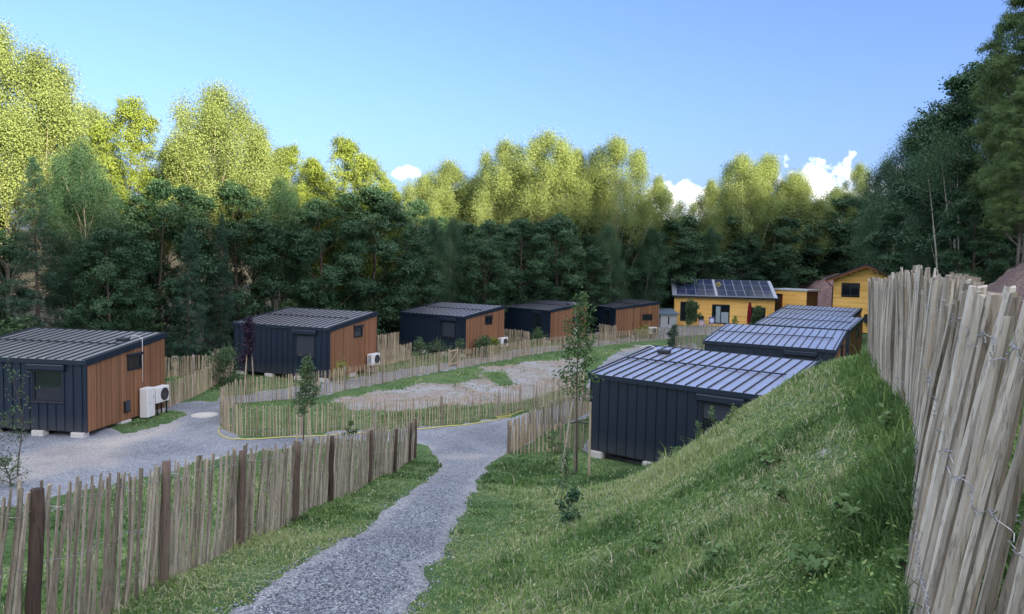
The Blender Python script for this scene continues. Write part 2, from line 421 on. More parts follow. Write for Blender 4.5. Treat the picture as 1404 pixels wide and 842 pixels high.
def m_gravel():
    t = NT('blue_grey_gravel'); p = t.geo()
    v1 = t.n('ShaderNodeTexVoronoi'); v1.inputs['Scale'].default_value = 44; t.l(p, v1.inputs['Vector'])
    v2 = t.n('ShaderNodeTexVoronoi'); v2.inputs['Scale'].default_value = 70; t.l(p, v2.inputs['Vector'])
    n = t.noise(.5, 5, .6, p); n2 = t.noise(3.0, 4, .6, p); n3 = t.noise(14, 4, .7, p)
    bw = t.n('ShaderNodeSeparateColor'); t.l(v1.outputs['Color'], bw.inputs[0])
    c = t.ramp(bw.outputs[0], [(0, (.085, .10, .125)), (.35, (.20, .23, .275)), (.7, (.32, .36, .41)), (1, (.56, .59, .63))])
    fines = t.ramp(t.math('ADD', t.math('MULTIPLY', n, .6), t.math('MULTIPLY', n2, .4)), [(.40, (0, 0, 0)), (.66, (1, 1, 1))])
    c = t.mix(t.math('MULTIPLY', fines, .55), c, (.30, .325, .36))
    c = t.mix(t.math('MULTIPLY', t.attr('pale'), .75), c, t.ramp(n3, [(.3, (.36, .34, .31)), (.7, (.56, .54, .50))]))
    c = t.mix(.35, c, t.ramp(n3, [(.3, (.35, .35, .35)), (.7, (.75, .75, .75))]), 'OVERLAY')
    wear = t.ramp(t.noise(.33, 5, .62, p), [(.36, (.62, .62, .64)), (.5, (.86, .86, .87)), (.66, (1.08, 1.06, 1.03))]); c = t.mix(.8, c, wear, 'MULTIPLY')
    damp = t.ramp(t.noise(1.7, 5, .7, p), [(.56, (1, 1, 1)), (.70, (.66, .65, .64))]); c = t.mix(.45, c, damp, 'MULTIPLY')
    h = t.math('ADD', t.math('MULTIPLY', v1.outputs['Distance'], -1.0), t.math('MULTIPLY', v2.outputs['Distance'], -.5))
    return t.done(t.pbr(c, .85, 0, .25, t.bump(h, .022)))
GRAVEL = m_gravel()
def m_grass():
    t = NT('grass_blades')
    c = t.ramp(t.attr(), [(0, (.045, .105, .028)), (.3, (.135, .25, .068)), (.55, (.255, .37, .115)), (.75, (.38, .44, .18)), (.9, (.50, .48, .31)), (1, (.66, .63, .46))])
    p = t.pbr(c, .5, 0, .3)
    tr = t.n('ShaderNodeBsdfTranslucent'); t.l(c, tr.inputs['Color'])
    mx = t.n('ShaderNodeMixShader'); mx.inputs[0].default_value = .3; t.l(p, mx.inputs[1]); t.l(tr.outputs[0], mx.inputs[2])
    return t.done(mx.outputs[0])
GRASS = m_grass()

# ------------------------------------------------------------------ ground plan (polygons on the ground)
def poly_sd(P, x, y):
    """signed distance to a polygon, positive inside"""
    P = np.array(P, float); Q = np.roll(P, -1, 0)
    best = np.full(len(x), 1e9); ins = np.zeros(len(x), bool)
    for (ax, ay), (bx, by) in zip(P, Q):
        dx, dy = bx - ax, by - ay; L = dx * dx + dy * dy + 1e-12
        t = np.clip(((x - ax) * dx + (y - ay) * dy) / L, 0, 1)
        best = np.minimum(best, (x - ax - t * dx) ** 2 + (y - ay - t * dy) ** 2)
        c = (ay > y) != (by > y)
        ins ^= c & (x < (bx - ax) * (y - ay) / ((by - ay) if by != ay else 1e-9) + ax)
    return np.where(ins, 1, -1) * np.sqrt(best)
g = lambda *L: [G(*p) for p in L]
v0 = lambda *L: [GV(*p) for p in L]
PATHS = [
    [(-3.0, -4), (-3.0, 3)] + g((310, 842), (400, 785), (465, 745), (520, 708), (555, 680), (588, 656), (602, 640), (600, 626), (585, 612)) +
    v0((560, 605), (640, 579), (700, 571), (760, 556), (785, 546), (788, 577), (750, 594), (697, 624)) +
    g((675, 632), (655, 657), (645, 685), (632, 715), (612, 755), (580, 800), (545, 842)) + [(-1.0, 3), (-1.0, -4)],
    v0((570, 604), (480, 602), (430, 606), (330, 618), (262, 631), (199, 652), (120, 672), (30, 692), (0, 700)) + [(-26, 17.5), (-26, 27), (-16, 27)] +
    v0((165, 592), (200, 587), (235, 576), (262, 566), (215, 556), (240, 549), (318, 549), (304, 560), (301, 584), (329, 596), (430, 591), (640, 580), (650, 590)),
    v0((300, 552), (345, 552), (438, 546), (517, 531), (561, 521), (650, 502), (720, 488), (800, 475), (900, 463), (985, 462), (1000, 452), (900, 456), (800, 465), (700, 479), (620, 497), (561, 507), (483, 523), (410, 533), (300, 545)),
    v0((780, 550), (797, 534), (815, 508), (845, 482), (890, 474), (950, 470), (965, 478), (900, 500), (850, 540), (800, 575), (785, 580)),
    v0((795, 614), (810, 604), (905, 630), (895, 640), (812, 624)),
    v0((322, 512), (330, 503), (460, 516), (455, 523), (400, 518)),
    v0((549, 481), (552, 474), (640, 483), (636, 489)),
    [(6, 68), (9, 66), (12, 64), (20, 66), (30, 68), (34, 72), (24, 77), (10, 76)],
]
DIRT = [v0((462, 552), (520, 539), (600, 529), (655, 523), (664, 505), (720, 498), (790, 492), (800, 520), (760, 535), (700, 549), (640, 557), (560, 561), (480, 561)),
        v0((840, 480), (880, 472), (905, 480), (880, 500))]
GREENPATCH = v0((664, 513), (690, 508), (706, 527), (682, 530))
BARE = [(*G(1130, 622), .12)]
DRY = [(*G(330, 768), .9), (*G(362, 742), .7), (*G(285, 800), .8), (*G(1130, 615), 1.2), (*G(1000, 680), .8)]
def path_sd(x, y):
    s = np.full(len(x), -1e9)
    for P in PATHS: s = np.maximum(s, poly_sd(P, x, y))
    return s + (fbm(x * 1.7, y * 1.7, 21, 3) - .5) * .34 + (fbm(x * 7, y * 7, 25, 2) - .5) * .10
def dirt_w(x, y):
    w = np.zeros(len(x))
    for P in DIRT: w = np.maximum(w, sstep(-.7, .6, poly_sd(P, x, y) + (fbm(x * .7, y * .7, 33, 3) - .5) * 2.2))
    w = w * (1 - sstep(-.4, .4, poly_sd(GREENPATCH, x, y)))
    for bx, by, br in BARE:
        w = np.maximum(w, 1 - sstep(br * .4, br * 1.5, np.hypot(x - bx, y - by)))
    return w
TREELINE = [(-200, 20), (-60, 27), (-24, 30), (-17, 36), (-11, 43), (-5, 54), (1, 66), (9, 73), (18, 86), (44, 90), (41, 60), (31, 46), (25, 36), (24, 31), (32, 22), (40, 5), (45, -40), (400, -40), (400, 400), (-400, 400), (-400, 20)]
BANK = [(15.5, 27), (17, 33), (19.5, 38), (22.5, 38), (24.5, 34), (25, 29), (23, 25), (18.5, 24)]

# ------------------------------------------------------------------ ground mesh, polar about the viewpoint so detail falls off with distance
az = np.concatenate([np.arange(-48, 48, .36), np.arange(48, 312, 3.2)]) * math.pi / 180
rr = [0.4]
while rr[-1] < 190: rr.append(rr[-1] * 1.0175 + .004)
while rr[-1] < 1500: rr.append(rr[-1] * 1.06)
rr = np.array(rr); NA, NR = len(az), len(rr)
gx = (np.sin(az)[None] * rr[:, None]).ravel(); gy = (np.cos(az)[None] * rr[:, None]).ravel()
gz = hgt(gx, gy)
sd = path_sd(gx, gy); sd[np.hypot(gx, gy) > 110] = -5
dw = dirt_w(gx, gy)
gz = gz - sstep(-.05, .3, sd) * .025 + dw * (fbm(gx * 2.2, gy * 2.2, 44, 3) - .5) * .22
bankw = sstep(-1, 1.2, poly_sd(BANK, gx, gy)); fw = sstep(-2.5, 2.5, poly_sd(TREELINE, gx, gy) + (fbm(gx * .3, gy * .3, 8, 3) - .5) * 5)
gz = gz + bankw * ((fbm(gx * 1.2, gy * 1.2, 14, 4) - .5) * .9 + (fbm(gx * 4.5, gy * 4.5, 16, 3) - .5) * .45)
ii, jj = np.meshgrid(np.arange(NR - 1), np.arange(NA), indexing='ij')
j2 = (jj + 1) % NA
quads = np.stack([ii * NA + jj, (ii + 1) * NA + jj, (ii + 1) * NA + j2, ii * NA + j2], -1).reshape(-1, 4)
V = np.c_[gx, gy, gz]
V = np.r_[V, [[0, 0, h1(0, 0)]]]
fan = np.stack([np.full(NA, NR * NA), np.arange(NA), (np.arange(NA) + 1) % NA], -1)
me = np_mesh('ground', V, [quads[:, ::-1], fan[:, ::-1]], GROUND, smooth=True)
for nm, w in (('dirt', dw), ('bank', bankw), ('forest', fw)):
    a = me.attributes.new(nm, 'FLOAT', 'POINT'); a.data.foreach_set('value', np.r_[w, 0].astype(np.float32))
tag(link('ground', me), 'grassy valley floor and steep embankment', None, None, 'structure')
# gravel path: the same surface, riding 2 cm proud where it lies and dipping under the turf at its edge
keep = (sd[quads] > -.35).any(1) & (np.hypot(gx, gy)[quads] < 100).all(1)
pq = quads[keep]; used = np.unique(pq); remap = np.full(NR * NA, -1); remap[used] = np.arange(len(used))
PV = np.c_[gx, gy, gz + np.clip(sd * .35, -.09, .03)][used]
me = np_mesh('gravel_path', PV, [remap[pq][:, ::-1]], GRAVEL, smooth=True)
pale = np.zeros(len(used)); ux, uy = PV[:, 0], PV[:, 1]
YARD = v0((-60, 640), (60, 612), (185, 590), (240, 580), (190, 615), (150, 634), (60, 655), (-60, 668))
pale = sstep(-.5, .6, poly_sd(YARD, ux, uy) + (fbm(ux * .8, uy * .8, 51, 3) - .5) * 1.6)
pale = np.maximum(pale, .7 * sstep(-.3, .4, poly_sd(v0((600, 628), (640, 622), (670, 630), (650, 645), (610, 640)), ux, uy)))
pale = np.maximum(pale, .5 * (1 - sstep(.0, .3, sd[used])))
a = me.attributes.new('pale', 'FLOAT', 'POINT'); a.data.foreach_set('value', pale.astype(np.float32))
tag(link('gravel_path', me), 'blue grey gravel footpath through the site', None, None, 'structure')

# loose stones on the near part of the path
n = 60000
D = 4.5 * (22 / 4.5) ** nr.random(n); A = R(-32) + nr.random(n) * R(34)
x, y = D * np.sin(A), D * np.cos(A)
s_ = path_sd(x, y); k = (s_ > -.12) & (nr.random(n) < np.where(s_ > .05, 1, .35)); x, y = x[k], y[k]; n = len(x)
z = hgt(x, y) - .008
r = .006 + .010 * nr.random(n) ** 2
oct_ = np.array([(1, 0, 0), (0, 1, 0), (-1, 0, 0), (0, -1, 0), (0, 0, 1), (0, 0, -.6)], float)
th = nr.random(n) * 6.28
sc3 = np.stack([r * (.7 + .7 * nr.random(n)), r * (.7 + .7 * nr.random(n)), r * (.5 + .5 * nr.random(n))], -1)
O = oct_[None] * sc3[:, None] * (.75 + .5 * nr.random((n, 6, 1)))
c, s = np.cos(th)[:, None], np.sin(th)[:, None]
SV = np.stack([O[..., 0] * c - O[..., 1] * s + x[:, None], O[..., 0] * s + O[..., 1] * c + y[:, None], O[..., 2] + z[:, None] + .02], -1).reshape(-1, 3)
tri = np.array([(0, 1, 4), (1, 2, 4), (2, 3, 4), (3, 0, 4), (1, 0, 5), (2, 1, 5), (3, 2, 5), (0, 3, 5)])
ST = (np.arange(n)[:, None, None] * 6 + tri[None]).reshape(-1, 3)
t = NT('loose_stone'); STONE = t.done(t.pbr(t.ramp(t.attr(), [(0, (.08, .095, .12)), (.5, (.22, .25, .295)), (1, (.50, .53, .58))]), .85, 0, .25))
tag(link('gravel', np_mesh('gravel', SV, [ST], STONE, np.repeat(nr.random(n), 8))), 'loose crushed stones lying on the gravel path', None, None, 'stuff')

# ------------------------------------------------------------------ grass
RFENCE = [(.95, 1.0), (1.22, 2.0), (1.63, 2.85), (2.42, 4.2), (3.69, 6.5), (4.27, 8.0), (5.7, 11.4)]
def line_dist(P, x, y):
    b = np.full(len(x), 1e9)
    for (ax, ay), (bx, by) in zip(P[:-1], P[1:]):
        dx, dy = bx - ax, by - ay; t = np.clip(((x - ax) * dx + (y - ay) * dy) / (dx * dx + dy * dy), 0, 1)
        b = np.minimum(b, np.hypot(x - ax - t * dx, y - ay - t * dy))
    return b
def grass(N, seed):
    q = np.random.default_rng(seed)
    k0 = 5.0; lo, hi = math.log(1 + (1.3 / k0) ** 2), math.log(1 + (60 / k0) ** 2)
    D = k0 * np.sqrt(np.exp(lo + (hi - lo) * q.random(N)) - 1)
    A = R(-40) + q.random(N) * R(78)
    x, y = D * np.sin(A), D * np.cos(A)
    # gather blades into tussocks
    cs = .22; jx, jy = np.floor(x / cs), np.floor(y / cs)
    hx, hy = hash2(jx.astype(np.int64), jy.astype(np.int64), 5), hash2(jx.astype(np.int64), jy.astype(np.int64), 6)
    pull = (hash2(jx.astype(np.int64), jy.astype(np.int64), 7) > .45) * .42
    x = x + ((jx + hx) * cs - x) * pull * q.random(N); y = y + ((jy + hy) * cs - y) * pull * q.random(N)
    s = path_sd(x, y); w = dirt_w(x, y); bk = poly_sd(BANK, x, y)
    tl = poly_sd(TREELINE, x, y)
    thin = fbm(x * 1.1, y * 1.1, 61, 3)
    ok = (s < .03 - .16 * q.random(N) ** 2) & (q.random(N) > w * (.90 + .1 * (D < 15))) & (bk < -.3) & (tl < 1) & (thin + q.random(N) * .6 > .42)
    for kk, (cx, cy, cz, ca) in CAB.items():
        c, sn = math.cos(R(ca)), math.sin(R(ca)); lx = (x - cx) * c + (y - cy) * sn; ly = -(x - cx) * sn + (y - cy) * c
        ok &= ~((lx > -CL - .1) & (lx < .1) & (ly > -.1) & (ly < CW + .1)) if kk != 'R1' else ~((lx > -CL - .1) & (lx < -1.3) & (ly > -.1) & (ly < CW + .1))
    x, y, s, thin = x[ok], y[ok], s[ok], thin[ok]; n = len(x); D = np.hypot(x, y)
    z = hgt(x, y) - .01
    fd = line_dist(RFENCE, x, y)
    mow = sstep(1.2, .2, -s) * .45
    L = .60 * (.040 + .085 * fbm(x * .8, y * .8, 71, 3) ** 1.5 * 2.0) * (.55 + .9 * q.random(n)) * (1 - .45 * sstep(2, -1, x - .55 * y + 1.2) * 0)
    tuf = fbm(x * 2.4, y * 2.4, 111, 2); L = L * (.35 + 1.3 * tuf) * (1 - mow) * (1 + 1.3 * (1 - sstep(.05, .55, fd)) * q.random(n)) * (1 + 1.1 * sstep(.62, .8, fbm(x * .45, y * .45, 77, 3)))
    L = L * np.where(q.random(n) < .02, 1.9, 1) * np.where(D > 22, .8, 1)
    W = .0022 * (1 + D / 5.0) * (.6 + .8 * q.random(n))
    th = q.random(n) * 6.283; ld = q.random(n) * 6.283
    bend = L * (.2 + 1.0 * q.random(n))
    bx, by = np.cos(ld) * bend, np.sin(ld) * bend
    wx, wy = np.cos(th) * W, np.sin(th) * W
    P = np.zeros((n, 5, 3))
    P[:, 0] = np.stack([x - wx, y - wy, z], -1); P[:, 1] = np.stack([x + wx, y + wy, z], -1)
    hz = L * (.62 + .1 * q.random(n))
    P[:, 2] = np.stack([x + wx * .8 + bx * .35, y + wy * .8 + by * .35, z + hz], -1); P[:, 3] = np.stack([x - wx * .8 + bx * .35, y - wy * .8 + by * .35, z + hz], -1)
    P[:, 4] = np.stack([x + bx, y + by, z + L * np.where(bend > .6 * L, .78, 1.0)], -1)
    dry = fbm(x * .35 + 5, y * .35, 81, 3) + .35 * sstep(4.0, 7.5, np.hypot(x - 3.8, y - 11.5) * -1 + 9) * .6
    T = np.clip(.06 + .95 * (dry - .30) + .34 * (q.random(n) - .35), 0, .74)
    for bx, by, br in DRY: dry = dry + .22 * (1 - sstep(0, br, np.hypot(x - bx, y - by)))
    T = np.where(q.random(n) < .05 + .26 * sstep(.45, .70, dry), .75 + .25 * q.random(n), T)
    T = np.where(T < .74, np.clip(T - .55 * (tuf - .5), 0, .74), T) * np.where(fd < .45, .6, 1)
    i = np.arange(n)[:, None] * 5
    Q = (i + np.array([0, 1, 2, 3])); Tr = (i + np.array([3, 2, 4]))
    return P.reshape(-1, 3), Q, Tr, T
P, Q, Tr, T = grass(680000, 3)
# dead straw lying in the sward
q = np.random.default_rng(19); N_ = 55000
D = 1.4 * (26 / 1.4) ** q.random(N_); A = R(-34) + q.random(N_) * R(70); x, y = D * np.sin(A), D * np.cos(A)
dn = fbm(x * .9, y * .9, 95, 3)
for bx, by, br in DRY: dn = dn + .25 * (1 - sstep(0, br * 1.3, np.hypot(x - bx, y - by)))
ok = (path_sd(x, y) < .02) & (dn + .30 * (q.random(N_) - .5) > .53); x, y = x[ok], y[ok]; n = len(x)
z = hgt(x, y) + .012 + .035 * q.random(n); th = q.random(n) * 6.283; l_ = .03 + .07 * q.random(n); w_ = .0016 * (1 + np.hypot(x, y) / 6)
ex, ey = np.cos(th) * l_, np.sin(th) * l_; zz1 = hgt(x + ex, y + ey) + .01 + .05 * q.random(n)
SP = np.stack([np.stack([x - np.sin(th) * w_, y + np.cos(th) * w_, z], -1), np.stack([x + np.sin(th) * w_, y - np.cos(th) * w_, z], -1),
               np.stack([x + ex + np.sin(th) * w_ * .5, y + ey - np.cos(th) * w_ * .5, zz1], -1), np.stack([x + ex - np.sin(th) * w_ * .5, y + ey + np.cos(th) * w_ * .5, zz1], -1)], 1).reshape(-1, 3)
SQ = np.arange(n)[:, None] * 4 + len(P) + np.arange(4); STt = np.clip(.60 + .34 * q.random(n), 0, 1)
P = np.r_[P, SP]
# clover and plantain leaves among the blades
q = np.random.default_rng(9); N = 20000
D = 1.4 * (17 / 1.4) ** q.random(N); A = R(-22) + q.random(N) * R(58); x, y = D * np.sin(A), D * np.cos(A)
ok = (path_sd(x, y) < -.08) & (dirt_w(x, y) < .3) & (fbm(x * 1.3, y * 1.3, 91, 3) + .3 * q.random(N) > .58); x, y = x[ok], y[ok]; n = len(x)
fd = line_dist(RFENCE, x, y)
z = hgt(x, y) + (.015 + .07 * q.random(n)) * np.where(fd < .4, 1.8, 1); S = (.005 + .008 * q.random(n) ** 2) * (1 + np.hypot(x, y) / 16)
th = q.random(n) * 6.283; tl = (q.random((n, 2)) - .5) * 1.2
lf = np.array([(-1, 0), (-.2, -.55), (.75, -.4), (1.25, 0), (.75, .4), (-.2, .55)])
X = lf[None, :, 0] * np.cos(th)[:, None] - lf[None, :, 1] * np.sin(th)[:, None]; Y = lf[None, :, 0] * np.sin(th)[:, None] + lf[None, :, 1] * np.cos(th)[:, None]
X, Y = X * S[:, None], Y * S[:, None]; Z = X * tl[:, :1] + Y * tl[:, 1:]
LV = np.stack([X + x[:, None], Y + y[:, None], Z + z[:, None]], -1).reshape(-1, 3)
LQ = np.arange(n)[:, None] * 6 + len(P) + np.arange(6)
LT = np.clip(.15 + .5 * q.random(n) ** 1.5, 0, 1); LT[q.random(n) < .04] = .9
me = np_mesh('grass', np.r_[P, LV], [Q, Tr, SQ, LQ], GRASS, np.r_[T, T, STt, LT])
tag(link('grass', me), 'rough meadow grass with clover and dry stalks', None, None, 'stuff')

# ------------------------------------------------------------------ paling fences
def resample(P, step):
    P = np.array(P, float); seg = np.hypot(*np.diff(P, axis=0).T); L = np.r_[0, np.cumsum(seg)]
    s = np.arange(0, L[-1], step); 
    return s, np.c_[np.interp(s, L, P[:, 0]), np.interp(s, L, P[:, 1])], L[-1]
def smooth_line(P, it=2):
    P = [np.array(p, float) for p in P]
    for _ in range(it):
        Q = [P[0]]
        for a, b in zip(P[:-1], P[1:]): Q += [a * .75 + b * .25, a * .25 + b * .75]
        P = Q + [P[-1]]
    return P
def fence(label, pts, h=1.1, step=.12, w=.05, mat=STAKE_T, pmat=POST_G, along=0., out=0., near=False, posts=2.0, post_r=.045, post_h=1.02,
          group=None, wires=(.22, .55, .88), sm=2, side=1, jit=.03, post_side=0, extra_posts=(), mult=1.0):
    P = smooth_line(pts, sm) if sm else pts
    s, X, LL = resample(P, step)
    Zg = hgt(X[:, 0], X[:, 1]); o = thing('paling_fence', label, 'fence', (X[0][0], X[0][1], Zg[0]), 0, group)
    org = np.array([X[0][0], X[0][1], Zg[0]])
    tn = np.gradient(X, axis=0); tn /= np.linalg.norm(tn, axis=1)[:, None]; nn = np.c_[-tn[:, 1], tn[:, 0]]
    q = random.Random(len(X) * 7 + int(abs(X[0][0]) * 100)); sl = MB(); fr = []
    al = along if callable(along) else (lambda u: along); ou = out if callable(out) else (lambda u: out)
    hh = h if callable(h) else (lambda u: h)
    tops = []
    for i in range(len(X)):
        u = s[i] / LL; H = hh(u) * q.uniform(.955, 1.03) * (q.uniform(.88, .96) if q.random() < .05 else 1)
        a_ = al(u) + q.gauss(0, jit); o_ = ou(u) + q.gauss(0, jit * .6)
        ww = w * q.uniform(.65, 1.3); th = q.uniform(-.9, .9) if near else q.uniform(-.5, .5)
        t3 = np.array([tn[i][0], tn[i][1], 0]); n3 = np.array([nn[i][0], nn[i][1], 0])
        b = np.array([X[i][0], X[i][1], Zg[i] - .04]) - org + t3 * q.uniform(-.25, .25) * step
        ax = t3 * a_ + n3 * o_ + np.array([0, 0, 1.])
        e1 = t3 * math.cos(th) + n3 * math.sin(th); e2 = -t3 * math.sin(th) + n3 * math.cos(th)
        st_ = min(1, max(0, q.gauss(.5, .2))) if q.random() > .12 else q.uniform(0, .15)
        sv_ = [q.gauss(0, .2 if near else .08) for _ in range(6)]; sl.tint = st_
        sec = ([(-.5, -.12), (-.2, -.42), (.25, -.40), (.5, -.05), (.28, .3), (-.3, .34)] if near else [(-.5, -.2), (.1, -.42), (.5, -.05), (0, .38)])
        sec = [(px * q.uniform(.8, 1.15), py * q.uniform(.7, 1.3)) for px, py in sec]
        lv = 6 if near else 3; m = len(sec); base = len(sl.v)
        kx, ky = q.gauss(0, .012 if near else .006), q.gauss(0, .01)
        for k in range(lv):
            f = k / (lv - 1); sc_ = 1.0 - .1 * f + (q.uniform(-.09, .09) if near else 0)
            if k == lv - 1: sc_ *= .88
            cpt = b + ax * (H * f) + t3 * kx * math.sin(f * 3.1 * (1.5 if near else 1)) + n3 * ky * math.sin(f * 4)
            if near: cpt = cpt + t3 * q.gauss(0, .003)
            for (px, py) in sec:
                p = cpt + e1 * (px * ww * sc_) + e2 * (py * ww * .8 * sc_)
                if k == lv - 1: p = p + np.array([0, 0, px * ww * q.uniform(-.35, .35)])
                sl.v.append(tuple(p))
        for k in range(lv - 1):
            for j in range(m):
                j2_ = (j + 1) % m; sl.tint = min(1, max(0, st_ + sv_[j])); sl.face((base + k * m + j, base + k * m + j2_, base + (k + 1) * m + j2_, base + (k + 1) * m + j))
        sl.face(tuple(base + (lv - 1) * m + j for j in range(m)))
        fr.append((b, ax, H, t3, n3, ww))
    sl.build('slat_panel', mat, o)
    for wf in wires:
        for sgn in ((1, -1) if near else (1,)):
            wb = MB(); pth = []
            for i, (b, ax, H, t3, n3, ww) in enumerate(fr):
                hz = hh(s[i] / LL) * wf * (1 + .03 * math.sin(i * .7 + wf * 9)); c = b + ax * hz
                d = sgn * side * ((w * .52 + .003) if near else (ww * .40 + .004))
                if near:
                    pth += [c + n3 * d - t3 * ww * .3, c + n3 * d + t3 * ww * .3]
                    if i + 1 < len(fr):
                        c2 = fr[i + 1][0] + fr[i + 1][1] * hz
                        pth.append((c + c2) / 2 + n3 * d * .72 + np.array([0, 0, q.gauss(0, .004)]))
                else:
                    pth.append(c + n3 * d)
            wb.tube(pth, (.0017 if w > .045 else .0015) if near else .0026, 4, cap=False); wb.build('binding_wire', WIRE, o)
    if posts:
        ps = list(extra_posts) if extra_posts else list(np.arange(.0, LL, posts))
        for sp_ in ps:
            i = min(len(X) - 1, int(sp_ / step)); b, ax, H, t3, n3, ww = fr[i]
            pm = MB(); pm.tint = q.random(); rr_ = post_r * q.uniform(.9, 1.12); ph = hh(s[i] / LL) * post_h * q.uniform(.98, 1.04)
            c = b + n3 * (post_side * (rr_ + w * .45)) - np.array([0, 0, .1])
            axx = np.array([0, 0, 1.]) + t3 * (al(s[i] / LL) * .45 + q.gauss(0, .02)) + n3 * ou(s[i] / LL)
            K = 7; pm.tube([c + axx * (ph + .1) * k / K + t3 * q.gauss(0, .006) for k in range(K + 1)], [rr_ * q.uniform(.93, 1.06) for k in range(K)] + [rr_ * .93], 14)
            pm.build('post', pmat, o, smooth=True)
    return o

# the near fence beside the path, dark posts on the path side
lf_pts = [(-3.28, 3.2), (-3.22, 4.7), (-3.28, 6.6), (-3.2, 8.3), (-3.15, 10.3), (-3.1, 12.2), (-3.0, 16), (-2.95, 19), (-2.92, 21.8)]
fence('weathered chestnut paling fence with thick dark posts, leaning beside the gravel footpath', lf_pts, 1.18, .056, .037, STAKE_N, POST_D, along=.15, near=True,
      extra_posts=(1.5, 3.4, 5.1, 7.1, 9.0, 12.0, 15.0, 17.5, 18.55), post_r=.043, post_h=1.0, post_side=-1, side=-1, jit=.045, sm=1)
fence('tall grey paling fence along the top of the grass embankment', RFENCE, lambda u: 1.36 - .085 * max(0, 1 - u / .32) + .10 * math.exp(-((u - .55) / .1) ** 2) - .03 * u, .042, .046, STAKE_G, POST_G, near=True,
      out=lambda u: -.19 * max(0, 1 - u / .55) ** .7 + .05 * max(0, u - .6) , along=.03, extra_posts=(2.35, 3.75, 5.2, 7.6, 10.2), post_r=.062, post_h=.985, post_side=-1, side=1, jit=.022, sm=1)
isl = v0((800, 536), (781, 546), (720, 564), (640, 580), (540, 584.5), (430, 591)) + v0((360, 594.5), (329, 595), (311, 590), (303, 580), (303, 567), (318, 556), (342, 551)) + \
    v0((438, 545.5), (517, 530.5), (561, 520.5), (612, 508.5))
fence('long paling fence with wide gaps wrapping the round end of the middle lawn', isl, 1.13, .098, .048, STAKE_T, POST_G, posts=2.6, post_r=.035, group='paling fences among the cabins', wires=(.2, .85))
gA, gB = GV(614.5, 508), GV(627, 505.5)
fence('straight paling fence from the braced gate along the middle lawn towards the yellow house', v0((627.5, 505.5), (660, 499), (720, 487.5), (790, 475.5), (850, 468), (900, 463.5), (950, 462), (990, 461)), 1.08, .09, .055, STAKE_T, POST_G, posts=2.6,
      post_r=.035, group='paling fences among the cabins', wires=(.2, .85), sm=1)
fence('dense paling fence turning off the gravel fork towards the young staked tree', v0((697, 624), (720, 609), (750, 593), (788, 575), (815, 561)), 1.12, .07, .055, STAKE_T, POST_G, posts=2.0, post_r=.04, group='paling fences among the cabins', wires=(.2, .5, .85), sm=0)
fence('open paling fence crossing the lawn to the corner of the dark cabin under the slope', v0((699, 625.5), (740, 622), (775, 619), (807, 615)), 1.0, .13, .05, STAKE_T, POST_G, posts=1.9, post_r=.035, group='paling fences among the cabins', wires=(.2, .85), sm=0)
fence('paling fence running back from the heat pump of the gravel yard cabin', v0((229, 556), (247, 549), (275, 540), (300, 529), (320, 518)), 1.12, .075, .06, STAKE_T, POST_G, posts=2.2, post_r=.04, group='paling fences among the cabins', sm=0)
fence('paling fence at the forest edge behind the plot of the timber ended cabin', v0((205, 519), (250, 520), (292, 519)) + v0((293, 506), (322, 501)), 1.12, .075, .06, STAKE_T, POST_G, posts=2.2, post_r=.04, group='paling fences among the cabins', sm=0)
fence('tall paling screen between the cabin with the purple sapling and the cabin behind the gate', v0((518, 495), (546, 486)), 1.5, .075, .065, STAKE_T, POST_G, posts=2.2, post_r=.04, group='paling fences among the cabins', sm=0)
fence('short paling return fence at the corner of the cabin behind the gate', v0((520, 507), (540, 501), (564, 494)), 1.05, .075, .065, STAKE_T, POST_G, posts=2.2, post_r=.04, group='paling fences among the cabins', sm=0)
fence('paling screen between the cabin behind the gate and the first cabin with a glazed door', v0((690, 474), (710, 477), (726, 481)), 1.4, .08, .065, STAKE_T, POST_G, posts=2.2, post_r=.04, group='paling fences among the cabins', sm=0)
fence('paling screen between the two cabins with glazed doors', v0((822, 462), (836, 464.5), (845, 466)), 1.4, .08, .065, STAKE_T, POST_G, posts=2.2, post_r=.04, group='paling fences among the cabins', sm=0)
fence('brownish paling fence beside the dark little conifer, in front of the yellow house', v0((926, 481), (945, 480), (968, 480)), 1.2, .085, .065, STAKE_N, POST_G, posts=2.2, post_r=.04, group='paling fences among the cabins', sm=0)
fence('low sparse paling fence at the foot of the bare earth bank', [(7.6, 11.6), (8.0, 10.6), (8.6, 10.0), (9.6, 9.9)], 1.0, .2, .06, STAKE_N, POST_G, posts=2.0, post_r=.04, sm=0)

# gate in the rear fence: frame and one diagonal brace
gw = math.hypot(gB[0] - gA[0], gB[1] - gA[1]); ga = math.atan2(gB[1] - gA[1], gB[0] - gA[0])
gt = thing('wooden_gate', 'small wooden gate with a diagonal brace in the rear paling fence', 'gate', (gA[0], gA[1], h1(*gA)), ga)
b = MB(); b.bbox(0, .07, -.04, .03, 0, 1.15, .008); b.bbox(gw - .07, gw, -.04, .03, 0, 1.15, .008); b.build('gate_post', STAKE_T, gt)
b = MB(); b.bbox(.07, gw - .07, -.05, -.01, .22, .30, .006); b.bbox(.07, gw - .07, -.05, -.01, .98, 1.06, .006); b.build('rail', STAKE_T, gt)
b = MB(); an = math.atan2(.68, gw - .14); Mx = Matrix.Translation((.07, -.055, .30)) @ Matrix.Rotation(-an, 4, 'Y'); b.bbox(0, math.hypot(.68, gw - .14), -.02, .015, -.035, .035, .006, Mx); b.build('brace', STAKE_T, gt)
b = MB()
for k in range(int(gw / .1)): b.tint = rnd.random(); b.box(.08 + k * .1, .13 + k * .1, -.01, .015, .1, 1.08 + rnd.uniform(-.03, .05))
b.build('slat_panel', STAKE_N, gt)

